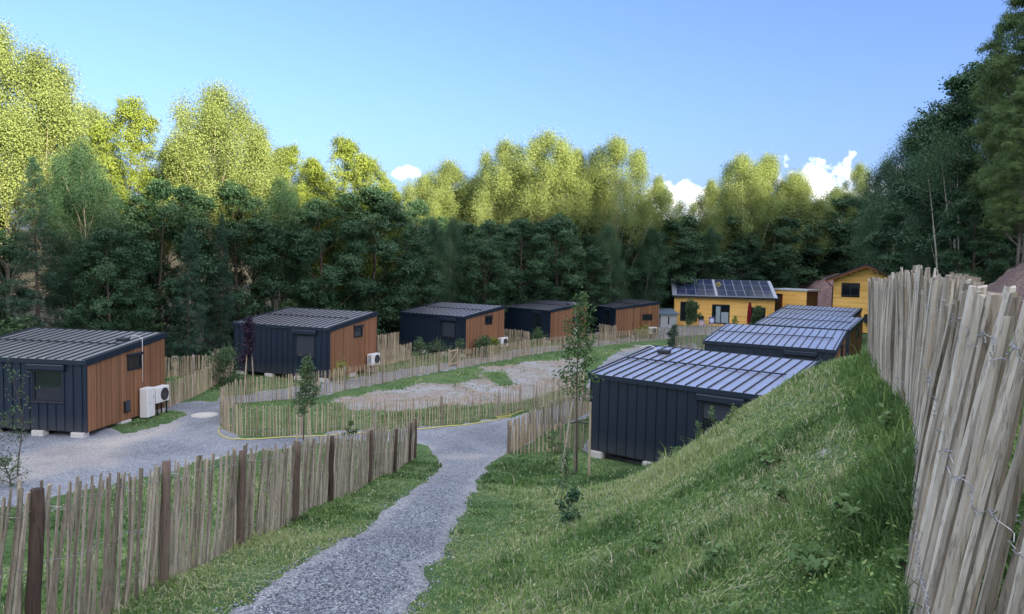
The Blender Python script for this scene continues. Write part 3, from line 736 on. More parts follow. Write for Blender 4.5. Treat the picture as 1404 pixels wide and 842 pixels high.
# ------------------------------------------------------------------ cabins
def cabin(key, label, variant='A', shutter=0., blocks_end=True, vent=False, group='navy cabins with timber gable ends'):
    cx, cy, cz, ca = CAB[key]
    o = thing('cabin', label, 'cabin', (cx, cy, cz), R(ca), group)
    L, W, HL, HH = CL, CW, CHL, CHH
    zt = lambda y: HL - .15 + (HH - HL) * y / W
    if variant == 'A': wx0, wx1, wz0, wz1 = -2.0, -.86, 1.02, 2.08
    else: wx0, wx1, wz0, wz1 = -1.85, -1.0, .08, 2.08
    # metal cladding: front in pieces round the opening, plus the two sides out of sight
    b = MB(); T = .09
    b.box(-L, wx0, 0, T, 0, HL - .15); b.box(wx1, -.0, 0, T, 0, HL - .15)
    b.box(wx0, wx1, 0, T, 0, wz0); b.box(wx0, wx1, 0, T, wz1, HL - .15)
    b.hexa([(-L, T, 0), (-L + T, T, 0), (-L + T, W, 0), (-L, W, 0), (-L, T, zt(T)), (-L + T, T, zt(T)), (-L + T, W, zt(W)), (-L, W, zt(W))])
    b.box(-L + T, -.1, W - T, W, 0, zt(W - T) - .01)
    x = -L + .02
    while x < -.02:
        for z0, z1 in (((0.01, wz0 - .05), (wz1 + .05, HL - .16)) if wx0 - .03 < x < wx1 + .03 else ((.01, HL - .16),)):
            if z1 > z0: b.box(x - .011, x + .011, -.030, .002, z0, z1)
        x += .3315
    y = .3
    while y < W: b.box(-L - .028, -L + .002, y - .011, y + .011, .01, zt(y) - .02); y += .33
    b.box(-.02, .035, -.012, .05, -.01, HL - .15)       # corner flashing
    b.build('metal_cladding', NAVY, o)
    # timber end: upright boards with shadow gaps
    b = MB(); y = .052; q = random.Random(sum(map(ord, key)) + 3)
    ey0, ey1, ez0, ez1 = (2.15, 2.98, 1.82, 2.36) if variant == 'A' else (2.8, 3.75, 1.36, 1.92)
    b.tint = 0
    b.hexa([(-.09, T, .02), (.0, T, .02), (.0, W, .02), (-.09, W, .02), (-.09, T, zt(T) - .01), (.0, T, zt(T) - .01), (.0, W, zt(W) - .01), (-.09, W, zt(W) - .01)])
    shade = .5
    while y < W - .01:
        w_ = .064; y1 = min(y + w_, W)
        shade = .5 + (.18 if q.random() < .12 else 0); b.tint = min(1, max(0, shade + q.gauss(0, .21)))
        spans = [(0, None)] if not (y1 > ey0 and y < ey1) else [(0, ez0), (ez1, None)]
        for za, zb in spans:
            d = q.uniform(0, .004)
            b.hexa([(.002, y, za), (.026 + d, y, za), (.026 + d, y1, za), (.002, y1, za),
                    (.002, y, zb or zt(y) - .012), (.026 + d, y, zb or zt(y) - .012), (.026 + d, y1, zb or zt(y1) - .012), (.002, y1, zb or zt(y1) - .012)])
        y += w_ + .011
    b.build('timber_cladding', TIMBER, o)
    # roof: sheet, seams, verge and eaves trims
    zr = lambda y: HL + (HH - HL) * y / W
    y0, y1, x0, x1 = -.07, W + .06, -L - .05, .06
    b = MB(); th = .045
    b.hexa([(x0, y0, zr(y0) - th), (x1, y0, zr(y0) - th), (x1, y1, zr(y1) - th), (x0, y1, zr(y1) - th), (x0, y0, zr(y0)), (x1, y0, zr(y0)), (x1, y1, zr(y1)), (x0, y1, zr(y1))])
    rf = b.build('roof', ROOFM, o)
    b = MB(); xs = x0 + .20
    while xs < x1 - .05:
        yy0, yy1 = y0 + .03, y1 - .03
        b.hexa([(xs - .016, yy0, zr(yy0) - .002), (xs + .016, yy0, zr(yy0) - .002), (xs + .016, yy1, zr(yy1) - .002), (xs - .016, yy1, zr(yy1) - .002),
                (xs - .012, yy0, zr(yy0) + .036), (xs + .012, yy0, zr(yy0) + .036), (xs + .012, yy1, zr(yy1) + .036), (xs - .012, yy1, zr(yy1) + .036)])
        xs += .3475
    b.build('standing_seam', SEAM, rf)
    b = MB(); ym = W * .5
    b.hexa([(x0 + .12, ym - .02, zr(ym) + .036), (x1 - .35, ym - .02, zr(ym) + .036), (x1 - .35, ym + .02, zr(ym) + .04), (x0 + .12, ym + .02, zr(ym) + .04),
            (x0 + .12, ym - .02, zr(ym) + .075), (x1 - .35, ym - .02, zr(ym) + .075), (x1 - .35, ym + .02, zr(ym) + .08), (x0 + .12, ym + .02, zr(ym) + .08)])
    b.build('snow_rail', SEAM, rf)
    b = MB()
    for xa, xb in ((x0 - .02, x0 + .03), (x1 - .03, x1 + .02)):
        b.hexa([(xa, y0, zr(y0) - .19), (xb, y0, zr(y0) - .19), (xb, y1, zr(y1) - .19), (xa, y1, zr(y1) - .19), (xa, y0, zr(y0) + .03), (xb, y0, zr(y0) + .03), (xb, y1, zr(y1) + .03), (xa, y1, zr(y1) + .03)])
    b.box(x0 + .03, x1 - .03, y0 - .012, y0 + .02, zr(y0) - .15, zr(y0) + .004); b.box(x0 + .03, x1 - .03, y1 - .02, y1 + .012, zr(y1) - .15, zr(y1) + .01)
    b.build('fascia', NAVY, o)
    # front opening
    b = MB(); fr = .055
    for xa, xb, za, zb in ((wx0, wx0 + fr, wz0, wz1), (wx1 - fr, wx1, wz0, wz1), (wx0 + fr, wx1 - fr, wz0, wz0 + fr), (wx0 + fr, wx1 - fr, wz1 - fr, wz1)):
        b.box(xa, xb, .012, .08, za, zb)
    wn = b.build('window' if variant == 'A' else 'door', FRAME, o)
    if shutter < 1:
        b = MB(); b.box(wx0 + fr, wx1 - fr, .05, .07, wz0 + fr, wz1 - fr); b.build('pane', GLASS, wn)
    if shutter > 0:
        b = MB(); zb = wz1 - fr - (wz1 - wz0 - 2 * fr) * shutter; z = wz1 - fr - .002
        while z > zb: b.tint = rnd.random(); b.bbox(wx0 + fr, wx1 - fr, .026, .044, max(zb, z - .052), z - .004, .004); z -= .052
        b.build('roller_shutter', SHUT, wn)
    b = MB(); b.bbox(wx0 - .16, wx1 + .14, -.14, .0, wz1 + .03, wz1 + .24, .03); b.build('shutter_box', NAVY, wn)
    if variant == 'A':
        b = MB(); b.bbox(wx0 - .05, wx1 + .05, -.06, .0, wz0 - .06, wz0 - .012, .008); b.build('sill', FRAME, wn)
    # little window in the timber end
    b = MB(); f2 = .06
    for ya, yb, za, zb in ((ey0, ey0 + f2, ez0, ez1), (ey1 - f2, ey1, ez0, ez1), (ey0 + f2, ey1 - f2, ez0, ez0 + f2), (ey0 + f2, ey1 - f2, ez1 - f2, ez1)):
        b.box(.002, .06, ya, yb, za, zb)
    w2 = b.build('window', FRAME, o)
    b = MB(); b.box(.003, .02, ey0 + f2, ey1 - f2, ez0 + f2, ez1 - f2); b.build('pane', GLASS, w2)
    if variant == 'A':
        b = MB(); b.bbox(.004, .13, ey0 - .04, ey1 + .06, ez1 + .002, ez1 + .10, .015); b.build('shutter_box', FRAME, w2)
    # pads it stands on
    for bx, by, sx, sy in ((-.28, .14, .5, .3), (-1.75, .12, .45, .3), (-3.6, .12, .45, .3), (-5.45, .14, .45, .3), (-.1, 2.1, .35, .55), (-.1, 4.2, .35, .5), (-3, 4.2, .5, .3), (-5.4, 4.2, .5, .3)):
        b = MB(); b.tint = rnd.random(); dx = rnd.uniform(-.04, .04)
        b.bbox(bx - sx / 2 + dx, bx + sx / 2 + dx, by - sy / 2 - .07, by + sy / 2 - .07, -.42, -.012, .018); b.build('foundation_block', CONC, o)
    b = MB(); b.box(-L + .3, -.35, .45, W - .35, -.16, -.0); b.build('chassis', BLACKP, o)
    if vent:
        b = MB(); yv = W * (.66 if vent == 'right' else .8); xv = -.35 if vent == 'right' else -L + .5; sg = 1 if vent == 'right' else -1
        xe = .10 if vent == 'right' else -L - .10; K = 9
        arc = [(xv + (xe - xv) * k / K, yv, zr(yv) + .10 + .12 * math.sin(math.pi * (.15 + .85 * k / K))) for k in range(K + 1)]
        b.tube([(xv, yv, zr(yv))] + arc + [(xe, yv, zr(yv) - .3), (xe, yv, 1.3)], .013, 8); b.build('vent_pipe', WHITE, o, True)
        b = MB(); xq = xv - sg * .35; b.bbox(xq - .22, xq + .22, yv - .14, yv + .14, zr(yv) - .01, zr(yv) + .12, .03); b.build('roof_vent', SEAM, o)
    return o
def cl(key, x, y, z):
    cx, cy, cz, ca = CAB[key]; c, s = math.cos(R(ca)), math.sin(R(ca))
    return (cx + c * x - s * y, cy + s * x + c * y, cz + z)
cabin('L1', 'big navy cabin with brown timber end, glazed window and white cabinet, at the gravel yard', vent='right')
cabin('L2', 'navy cabin with rust brown timber end behind the purple leaved sapling, window shutter closed', shutter=1.)
cabin('L3', 'navy cabin with timber end behind the wooden gate, low shrubs growing along its front', shutter=1.)
cabin('L4', 'navy cabin with a tall glazed door beside its corner, white cabinet and roof pipe', 'B', vent='right')
cabin('L5', 'last timber ended cabin of the row, low wide end window, near the yellow house', 'B')
cabin('R1', 'navy cabin half sunk behind the grass slope with broad ribbed roof and half lowered shutter', shutter=.45, vent='left')
cabin('R2', 'navy cabin second from the grass slope, only its roof and upper front showing', shutter=.3)
cabin('R3', 'navy cabin with pale ribbed roof, third from the grass slope', shutter=.5)
cabin('R4', 'farthest ribbed roof cabin below the gabled yellow house', shutter=.5)

def outdoor_unit(loc, rz, label, s=1.0, stand=.35):
    o = thing('outdoor_unit', label, 'heat pump', loc, rz, 'heat pump units against the cabin ends')
    w, d, h = .84 * s, .32 * s, .62 * s      # width along y, fan faces +x
    b = MB(); b.bbox(0, d, -w / 2, w / 2, stand, stand + h, .025); body = b.build('casing', WHITE, o)
    b = MB(); cyf, czf, rf = .10 * s, stand + h / 2, .25 * s
    b.tube([(d - .002, cyf, czf), (d + .012, cyf, czf)], rf, 28); b.build('fan_opening', BLACKP, o)
    b = MB()
    for rr_ in (.07, .13, .19, .245):
        P = [(d + .018, cyf + rr_ * s * math.cos(a), czf + rr_ * s * math.sin(a)) for a in np.linspace(0, 2 * math.pi, 25)]; b.tube(P, .004, 4, False)
    for a in np.linspace(0, 2 * math.pi, 13)[:-1]: b.tube([(d + .016, cyf, czf), (d + .016, cyf + rf * math.cos(a), czf + rf * math.sin(a))], .0035, 4)
    b.build('fan_grille', simple('grey_grille', (.12, .12, .12), .5), o)
    b = MB()
    for k in range(9): b.box(.05 + 0, d - .05, -w / 2 - .004, -w / 2 + .002, stand + .1 + k * .05 * s, stand + .12 + k * .05 * s)
    b.build('side_louvre', BLACKP, o)
    for yy in (-w * .36, w * .36):
        b = MB(); b.box(-.02, d, yy - .02, yy + .02, stand - .05, stand - .002); b.box(.03, .07, yy - .02, yy + .02, 0, stand - .05); b.box(d - .07, d - .03, yy - .02, yy + .02, 0, stand - .05); b.build('bracket', FRAME, o)
    return o
def on_wall(key, x, y):
    p = cl(key, x, y, 0); return (p[0], p[1], h1(p[0], p[1]))
for key, y, lab in (('L1', 3.72, 'white fan unit next to the tall white cabinet at the cabin by the gravel yard'), ('L2', 3.75, 'white fan unit at the end of the cabin behind the purple sapling'),
                    ('L3', 4.0, 'white fan unit at the end of the cabin behind the wooden gate'), ('L5', 3.7, 'small white fan unit under the low end window of the last cabin')):
    outdoor_unit(on_wall(key, .12, y), R(CAB[key][3]), lab, 1.0, .50 if key == 'L1' else .42)
for key, y, lab in (('L1', 2.95, 'tall white steel cabinet standing at the timber end by the gravel yard'), ('L4', 3.0, 'slim white cabinet at the timber end of the first glazed door cabin')):
    p = on_wall(key, .12, y)
    o = thing('water_heater', lab, 'cabinet', p, R(CAB[key][3]))
    b = MB(); b.bbox(0, .34, -.24, .24, .05, 1.18, .025); b.build('casing', WHITE, o)
    b = MB(); b.box(.338, .345, -.2, .2, .6, .606); b.box(.34, .35, .12, .15, .75, .88); b.build('handle', ALU, o)
    b = MB(); b.box(.04, .30, -.2, .2, -.05, .048); b.build('plinth', FRAME, o)
p = cl('L1', .03, 2.05, .30)
o = thing('wall_hatch', 'small dark meter box on the timber end by the gravel yard', 'meter box', p, R(CAB['L1'][3]))
b = MB(); b.bbox(0, .10, -.14, .14, 0, .42, .012); b.build('casing', FRAME, o)
b = MB(); b.box(.10, .106, -.11, .11, .03, .39); b.build('lid', SHUT, o)

# ------------------------------------------------------------------ yellow house with the solar roof
def boards(b, x0, x1, z0, z1, y, holes=(), step=.19, th=.025, axis='x', ztop=None):
    """horizontal boards on a wall facing -y (axis x) , leaving rectangular holes"""
    z = z0
    while z < z1 - .01:
        zb = min(z + step - .008, z1)
        spans = [(x0, x1)]
        for hx0, hx1, hz0, hz1 in holes:
            if zb > hz0 and z < hz1:
                ns = []
                for a, c in spans:
                    if hx0 > a: ns.append((a, min(c, hx0)))
                    if hx1 < c: ns.append((max(a, hx1), c))
                spans = [(a, c) for a, c in ns if c - a > .01]
        for a, c in spans:
            if ztop:   # clip to a gable
                a = max(a, ztop(zb)[0]); c = min(c, ztop(zb)[1])
                if c - a < .05: continue
            xx = a
            while xx < c:
                e = min(c, xx + rnd.uniform(1.6, 3.2)); b.tint = rnd.random()
                if axis == 'x': b.box(xx, e - .004, y - th, y, z, zb)
                else: b.box(y, y + th, xx, e - .004, z, zb)
                xx = e
        z += step
pA = at(923.5, 445, 77.0); pB = at(1060.5, 448, 75.3)
yh = math.atan2(pB[1] - pA[1], pB[0] - pA[0]); wl = float(np.hypot(pB[0] - pA[0], pB[1] - pA[1]))
HZ = -.05
o = thing('yellow_house', 'low yellow boarded house with solar panels on its roof', 'house', (pA[0], pA[1], HZ), yh)
pxw = wl / 137.0; ux_ = lambda px: (px - 923.5) * pxw
zz = lambda py, px=990: CZ + ray(px, py)[2] / ray(px, py)[1] * 76 - HZ
EV = zz(406.5); holes = [(ux_(932), ux_(956), zz(441.5), zz(416)), (ux_(976), ux_(1000.5), zz(444), zz(418.5)), (ux_(1029), ux_(1049), .05, zz(422))]
b = MB(); boards(b, 0, wl, .0, EV - .02, 0, holes); boards(b, 0, 8, 0, EV - .02, wl, (), axis='y'); b.build('wall', YELLOW, o)
b = MB(); b.box(.02, .12, .22, 8, 0, EV - .05); b.box(.02, wl - .02, 7.9, 8, 0, EV - .05); b.box(wl - .12, wl - .002, .22, 7.9, 0, EV - .05); b.box(.12, wl - .12, .22, 7.9, 0, .04)
for hx0, hx1, hz0, hz1 in [(0, 0, 0, 0)]: pass
cuts = sorted([h[:2] for h in holes]); xa = .02
for c0, c1 in cuts + [(wl - .02, wl)]:
    b.box(xa, c0, .003, .2, 0, EV - .05); xa = c1
for h in holes:
    b.box(h[0], h[1], .003, .2, h[3], EV - .05)
    if h[2] > .1: b.box(h[0], h[1], .003, .2, 0, h[2])
b.build('inner_wall', BLACKP, o)
CURT = simple('pale_curtain', (.30, .38, .40), .9)
for i, h in enumerate(holes):
    b = MB(); f = .07
    for xa, xb, za, zb in ((h[0], h[0] + f, h[2], h[3]), (h[1] - f, h[1], h[2], h[3]), (h[0] + f, h[1] - f, h[2], h[2] + f), (h[0] + f, h[1] - f, h[3] - f, h[3]), ((h[0] + h[1]) / 2 - .04, (h[0] + h[1]) / 2 + .04, h[2] + f, h[3] - f)):
        b.box(xa, xb, -.005, .09, za, zb)
    w = b.build('window' if i < 2 else 'door', FRAME, o)
    b = MB(); b.box(h[0] + f, h[1] - f, .04, .06, h[2] + f, h[3] - f); b.build('pane', GLASS, w)
    if i == 1:
        b = MB(); b.box(h[0] + .42, (h[0] + h[1]) / 2 - .045, .024, .036, h[2] + .1, h[3] - .15); b.box((h[0] + h[1]) / 2 + .05, h[1] - .12, .024, .036, h[2] + .1, h[3] - .75); b.build('blind', CURT, w)
RZ = zz(387) + .18; RD = 4.2
b = MB(); e0 = -.35
sl_ = (RZ - EV) / (RD - e0)
rzf = lambda y: EV + (y - e0) * sl_
b.hexa([(-.25, e0, EV - .12), (wl + .25, e0, EV - .12), (wl + .25, RD, RZ - .12), (-.25, RD, RZ - .12), (-.25, e0, EV), (wl + .25, e0, EV), (wl + .25, RD, RZ), (-.25, RD, RZ)])
b.hexa([(-.25, RD, RZ - .12), (wl + .25, RD, RZ - .12), (wl + .25, 8.4, EV - .12), (-.25, 8.4, EV - .12), (-.25, RD, RZ), (wl + .25, RD, RZ), (wl + .25, 8.4, EV), (-.25, 8.4, EV)])
rf = b.build('roof', simple('light_grey_metal_roof', (.36, .40, .47), .45, .3, .4, 2, .1), o)
b = MB(); b.box(-.26, wl + .26, e0 - .12, e0 - .004, EV - .20, EV - .02); b.build('gutter', FRAME, rf)
nx = 0
sa_ = math.atan(sl_); slope_len = (RD - e0) / math.cos(sa_)
def panel(u0, u1, v0_, v1_):
    Mx = Matrix.Translation((0, e0, EV)) @ Matrix.Rotation(sa_, 4, 'X')
    b = MB(); b.box(u0, u1, v0_, v1_, .03, .06, Mx); w = b.build('solar_panel', ALU, o)
    b = MB(); b.box(u0 + .025, u1 - .025, v0_ + .025, v1_ - .025, .061, .066, Mx); b.build('cell_sheet', SOLAR, w)
pv = slope_len / 3.15
for (ua, ub, nc) in ((ux_(926.5), ux_(980), 4), (ux_(983), ux_(1059), 6)):
    for c in range(nc):
        for r_ in range(3):
            w = (ub - ua) / nc; panel(ua + c * w + .006, ua + (c + 1) * w - .006, .10 + r_ * pv, .10 + (r_ + 1) * pv - .012)
p = at(985, 393, 78.2)
o = thing('roof_emblem', 'small round yellow lantern on a white bracket amid the solar panels', 'emblem', p, yh)  # round yellow emblem on a short pole, gives no light
b = MB(); b.tube([(0, 0, -.55), (0, 0, .05)], .05, 8); b.build('bracket', WHITE, o)
b = MB(); b.tube([(0, -.02, .25), (0, -.09, .25)], .22, 20); b.build('disc', simple('brass_yellow', (.55, .40, .10), .4), o)
b = MB(); b.tube([(0, -.088, .25), (0, -.12, .25)], .10, 16); b.build('lens', BLACKP, o)  # dark centre disc of the emblem

# flat roofed annex
pA = at(1061.5, 430, 80.9); pB = at(1105, 431, 78.0)
an_ = math.atan2(pB[1] - pA[1], pB[0] - pA[0]); w2 = float(np.hypot(pB[0] - pA[0], pB[1] - pA[1]))
o = thing('yellow_annex', 'flat roofed yellow annex with a brown end between the two yellow houses', 'annex', (pA[0], pA[1], -.05), an_)
zt_ = CZ + ray(1085, 398.5)[2] / ray(1085, 398.5)[1] * 78.5 + .05; dx_ = .95
hz = CZ + ray(1068, 405.5)[2] / ray(1068, 405.5)[1] * 79 + .05
b = MB(); boards(b, 0, w2, 0, zt_ - .03, 0, [(.05, dx_, .0, hz)]); b.build('wall', YELLOW, o)
b = MB(); b.box(dx_, w2 - .03, .003, .18, 0, zt_ - .05); b.box(0, dx_, .003, .18, hz, zt_ - .05); b.box(0, .05, .003, .18, 0, hz); b.box(.0, .1, .18, 2.2, 0, zt_ - .05); b.build('inner_wall', BLACKP, o)
b = MB(); 
ys = [0.0, .45, .65, .95, 1.15, 1.45, 1.65, 2.3]
for k in range(0, 7, 2): b.box(w2, w2 + .05, ys[k], ys[k + 1], 0, zt_ - .04)
for k in range(1, 7, 2): b.box(w2, w2 + .05, ys[k], ys[k + 1], zt_ - .7, zt_ - .04)
b.build('end_cladding', BROWNP, o)
for k in range(1, 7, 2):
    b = MB(); b.box(w2 - .02, w2 + .02, ys[k] + .002, ys[k + 1] - .002, 0, zt_ - .702); b.build('window', simple('ochre_pane', (.20, .14, .035), .25, 0, .5), o)
b = MB(); b.box(-.1, w2 + .18, -.15, 2.5, zt_ - .02, zt_ + .16); b.build('roof', simple('pale_roof_edge', (.45, .50, .55), .6), o)
b = MB(); b.box(.05, dx_ - .12, .06, .1, .0, hz - .05); b.build('door', GLASS, o)
b = MB(); b.box(dx_ - .12, dx_ - .002, -.02, .12, .0, hz - .01); b.build('red_jamb', RED, o)

# gabled house
GDm = 75.0
pA = at(1140.5, 440, GDm); pR = at(1188, 362, GDm); pE = at(1141, 382, GDm)
gw_ = (pR[0] - pA[0]) * 2 * .907
o = thing('gabled_house', 'two storey yellow boarded house with a dark gable roof and a dark upper window', 'house', (pA[0], GDm, 0), R(-27))
ez, rz_ = pE[2], pR[2] - .28
def gx_(px): return (px - 1140.5) * GDm / F * .907
def gz_(py): return CZ + ray(1165, py)[2] / ray(1165, py)[1] * GDm
holes = [(gx_(1151.5), gx_(1176.5), gz_(405.5), gz_(389.5)), (gx_(1184), gx_(1210), gz_(440), gz_(431))]
lim = lambda z: (0, gw_) if z < ez else (gw_ / 2 * (z - ez) / (rz_ - ez), gw_ - gw_ / 2 * (z - ez) / (rz_ - ez))
b = MB(); boards(b, 0, gw_, 0, rz_ - .1, 0, holes, .21, ztop=lim); boards(b, 0, 9, 0, ez, -.025, (), .21, axis='y'); b.build('wall', YELLOW, o)
b = MB(); b.box(.02, .15, .003, 9, 0, ez); b.box(gw_ - .15, gw_ - .02, .003, 9, 0, ez); b.box(.15, gw_ - .15, 8.9, 9, 0, ez); b.box(.15, gw_ - .15, .1, .2, 0, ez)
b.hexa([(.15, .1, ez), (gw_ - .15, .1, ez), (gw_ - .15, .2, ez), (.15, .2, ez), (gw_ / 2 - .05, .1, rz_ - .15), (gw_ / 2 + .05, .1, rz_ - .15), (gw_ / 2 + .05, .2, rz_ - .15), (gw_ / 2 - .05, .2, rz_ - .15)])
b.build('inner_wall', BLACKP, o)
h = holes[0]; b = MB(); f = .09
for xa, xb, za, zb in ((h[0], h[0] + f, h[2], h[3]), (h[1] - f, h[1], h[2], h[3]), (h[0] + f, h[1] - f, h[2], h[2] + f), (h[0] + f, h[1] - f, h[3] - f, h[3]), ((h[0] + h[1]) / 2 - .04, (h[0] + h[1]) / 2 + .04, h[2] + f, h[3] - f)):
    b.box(xa, xb, -.05, .05, za, zb)
w = b.build('window', FRAME, o)
b = MB(); b.box(h[0] + f, h[1] - f, -.01, .01, h[2] + f, h[3] - f); b.build('pane', GLASS, w)
h = holes[1]; b = MB(); b.box(h[0], h[1], -.6, -.03, h[2], h[3]); b.build('balcony', FRAME, o)
rs = (rz_ - ez) / (gw_ / 2); ov = .75
b = MB(); b2 = MB()
for sg in (0, 1):
    X = lambda x: x if not sg else gw_ - x
    a0, a1 = -ov, gw_ / 2
    za, zb = ez - rs * ov + .12, rz_ + .12
    c = [(X(a0), -.9, za), (X(a1), -.9, zb), (X(a1), 9.6, zb), (X(a0), 9.6, za), (X(a0), -.9, za + .16), (X(a1), -.9, zb + .16), (X(a1), 9.6, zb + .16), (X(a0), 9.6, za + .16)]
    b.hexa(c)
    c2 = [(X(a0), -.86, za - .2), (X(a1), -.86, zb - .2), (X(a1), -.72, zb - .2), (X(a0), -.72, za - .2), (X(a0), -.86, za - .003), (X(a1), -.86, zb - .003), (X(a1), -.72, zb - .003), (X(a0), -.72, za - .003)]
    b2.hexa(c2)
b.build('roof', ROOFD, o); b2.build('bargeboard', simple('red_brown_board', (.26, .10, .04), .7), o)
b = MB()
for xx in (.05, gw_ / 2 - .08, gw_ - .2): b.box(xx, xx + .14, -.72, .0, (ez if xx < 1 or xx > gw_ - 1 else rz_) - .22, (ez if xx < 1 or xx > gw_ - 1 else rz_) - .06)
b.build('purlin_end', simple('red_brown_purlin', (.20, .08, .035), .7), o)
b = MB(); b.tube([(-.55, -.05, ez - .35), (-.3, -.07, ez - .7), (-.06, -.07, ez - .85), (-.06, -.07, .1)], .05, 8); b.build('downpipe', FRAME, o)

# bare mauve earth bank cut behind the houses
mx0, my0 = at(1100, 420, 86)[:2]
U_, W_ = np.meshgrid(np.linspace(-9, 12, 90), np.linspace(-3.5, 12, 70), indexing='ij'); U_, W_ = U_.ravel(), W_.ravel()
zz_ = 6.3 * sstep(-2.8, 4.5, W_ + (fbm(U_ * .4, W_ * .4, 19, 3) - .5) * 2.5) * sstep(-8.8, 4.2, U_) + (fbm(U_ * 1.1, W_ * 1.1, 15, 4) - .5) * .8 - .35
zz_ = zz_ * sstep(-9, -7.5, U_) - .25
i_, j_ = np.meshgrid(np.arange(89), np.arange(69), indexing='ij'); i_, j_ = i_.ravel(), j_.ravel()
qd = np.stack([i_ * 70 + j_, (i_ + 1) * 70 + j_, (i_ + 1) * 70 + j_ + 1, i_ * 70 + j_ + 1], -1)
t = NT('mauve_earth'); pz = t.geo(); nn_ = t.math('ADD', t.math('MULTIPLY', t.noise(1.6, 5, .7, pz), .6), t.math('MULTIPLY', t.noise(9, 4, .7, pz), .4))
EARTH = t.done(t.pbr(t.ramp(nn_, [(.3, (.13, .085, .08)), (.55, (.25, .175, .17)), (.75, (.34, .26, .25))]), .95, 0, .1, t.bump(nn_, .12)))
tag(link('earth_bank', np_mesh('earth_bank', np.c_[mx0 + 3 + U_, my0 + W_, zz_], [qd], EARTH, smooth=True)), 'bare mauve earth bank behind the yellow houses', None, None, 'structure')

# pale shed beside the last cabin
p = at(915, 444, 74)
o = thing('garden_shed', 'small pale shed with a blue grey roof beside the last timber ended cabin', 'shed', (p[0] - .7, p[1], 0), R(4))
b = MB(); b.box(0, 1.7, 0, 2.4, 0, 1.35); b.build('wall', simple('pale_render', (.42, .44, .43), .8, 0, .2, 4, .1), o)
b = MB(); b.hexa([(-.2, -.2, 1.352), (1.9, -.2, 1.352), (1.9, 2.6, 1.75), (-.2, 2.6, 1.75), (-.2, -.2, 1.47), (1.9, -.2, 1.47), (1.9, 2.6, 1.87), (-.2, 2.6, 1.87)]); b.build('roof', simple('blue_grey_sheet', (.12, .17, .21), .5), o)
b = MB(); b.box(.75, .9, -.02, -.002, .35, 1.15); b.build('door', FRAME, o)

# closed red parasol
p = at(1027, 447, 71.5)
o = thing('closed_parasol', 'tall closed dark red parasol on a white base before the yellow house', 'parasol', (p[0], p[1], 0))
b = MB(); b.tube([(0, 0, .1), (0, 0, 3.1)], .035, 8); b.build('pole', WHITE, o)
b = MB(); prof = [(.75, .16), (.9, .19), (1.4, .20), (2.0, .185), (2.5, .15), (2.85, .10), (3.02, .04)]
n_ = 16; base = len(b.v)
for z, r_ in prof:
    for k in range(n_):
        a = 2 * math.pi * k / n_; rr_ = r_ * (1.15 if k % 2 else .8); b.v.append((rr_ * math.cos(a), rr_ * math.sin(a), z))
for i in range(len(prof) - 1):
    for k in range(n_): b.face((i * n_ + k, i * n_ + (k + 1) % n_, (i + 1) * n_ + (k + 1) % n_, (i + 1) * n_ + k))
b.build('canopy', RED, o, True)
b = MB(); b.tube([(0, 0, 0), (0, 0, .1)], .34, 16); b.tube([(0, 0, .1), (0, 0, .75)], .075, 10); b.build('base', WHITE, o)

# two little round boards on posts, a black letter box
def round_board(px, py, D, lab, disc, back):
    p = at(px, py, D); z0 = h1(p[0], p[1])
    o = thing('round_sign', lab, 'sign', (p[0], p[1], z0))
    hz = p[2] - z0
    b = MB(); b.tube([(0, .05, 0), (0, .05, hz + .1)], .04, 8); b.build('post', POST_G, o)
    b = MB(); b.bbox(-.28, .28, -.0, .03, hz - .34, hz + .34, .01); b.build('board', back, o)
    b = MB(); b.tube([(0, -.002, hz), (0, -.02, hz)], .22, 20); b.build('disc', disc, o)
round_board(962, 443.5, 69, 'small sign with a pale pink disc in front of the yellow house', simple('pale_pink_disc', (.62, .42, .52), .6, 0, .3, 7, .3), simple('grey_board', (.25, .25, .27), .7))
round_board(976, 439.5, 71, 'small blue sign with a white disc below the wide window of the yellow house', simple('white_blue_disc', (.60, .62, .78), .6, 0, .3, 7, .3), simple('blue_board', (.10, .12, .25), .6))
p = at(961, 437, 75.6)
o = thing('letter_box', 'square black box against the yellow house between its windows', 'box', (p[0], p[1] - .2, 0))
b = MB(); b.bbox(-.26, .26, 0, .28, p[2] - .3, p[2] + .3, .015); b.build('casing', BLACKP, o)
b = MB(); b.tube([(0, .14, 0), (0, .14, p[2] - .3)], .03, 8); b.build('post', FRAME, o)

# hose along the fence, manhole cover
hp = v0((318, 583), (303, 585), (298, 590), (303, 596), (318, 599), (331, 599.5), (360, 598.5), (430, 594.5), (470, 594), (520, 590), (560, 588.5), (600, 586), (640, 582.5), (668, 578.5), (690, 575), (702, 571), (698, 567), (686, 569), (678, 573), (690, 572), (708, 567), (718, 564))
hp = smooth_line(hp, 2); b = MB()
b.tube([(x, y, h1(x, y) + .03 + .01 * math.sin(i)) for i, (x, y) in enumerate(hp)], .019, 6)
hs = b.build('garden_hose', HOSEY, None, True); tag(hs, 'yellow garden hose lying along the foot of the lawn fence', 'hose')
mxy = GV(280, 568.5)
b = MB(); mz = h1(*mxy) + .012
b.tube([(0, 0, -.05), (0, 0, .03)], .50, 28); o = b.build('manhole_cover', CONC); o.location = (mxy[0], mxy[1], mz); tag(o, 'pale round concrete manhole cover in the gravel by the cabins', 'manhole cover')
b = MB(); b.tube([(0, 0, .031), (0, 0, .045)], .38, 28); b.build('lid', CONC, o)

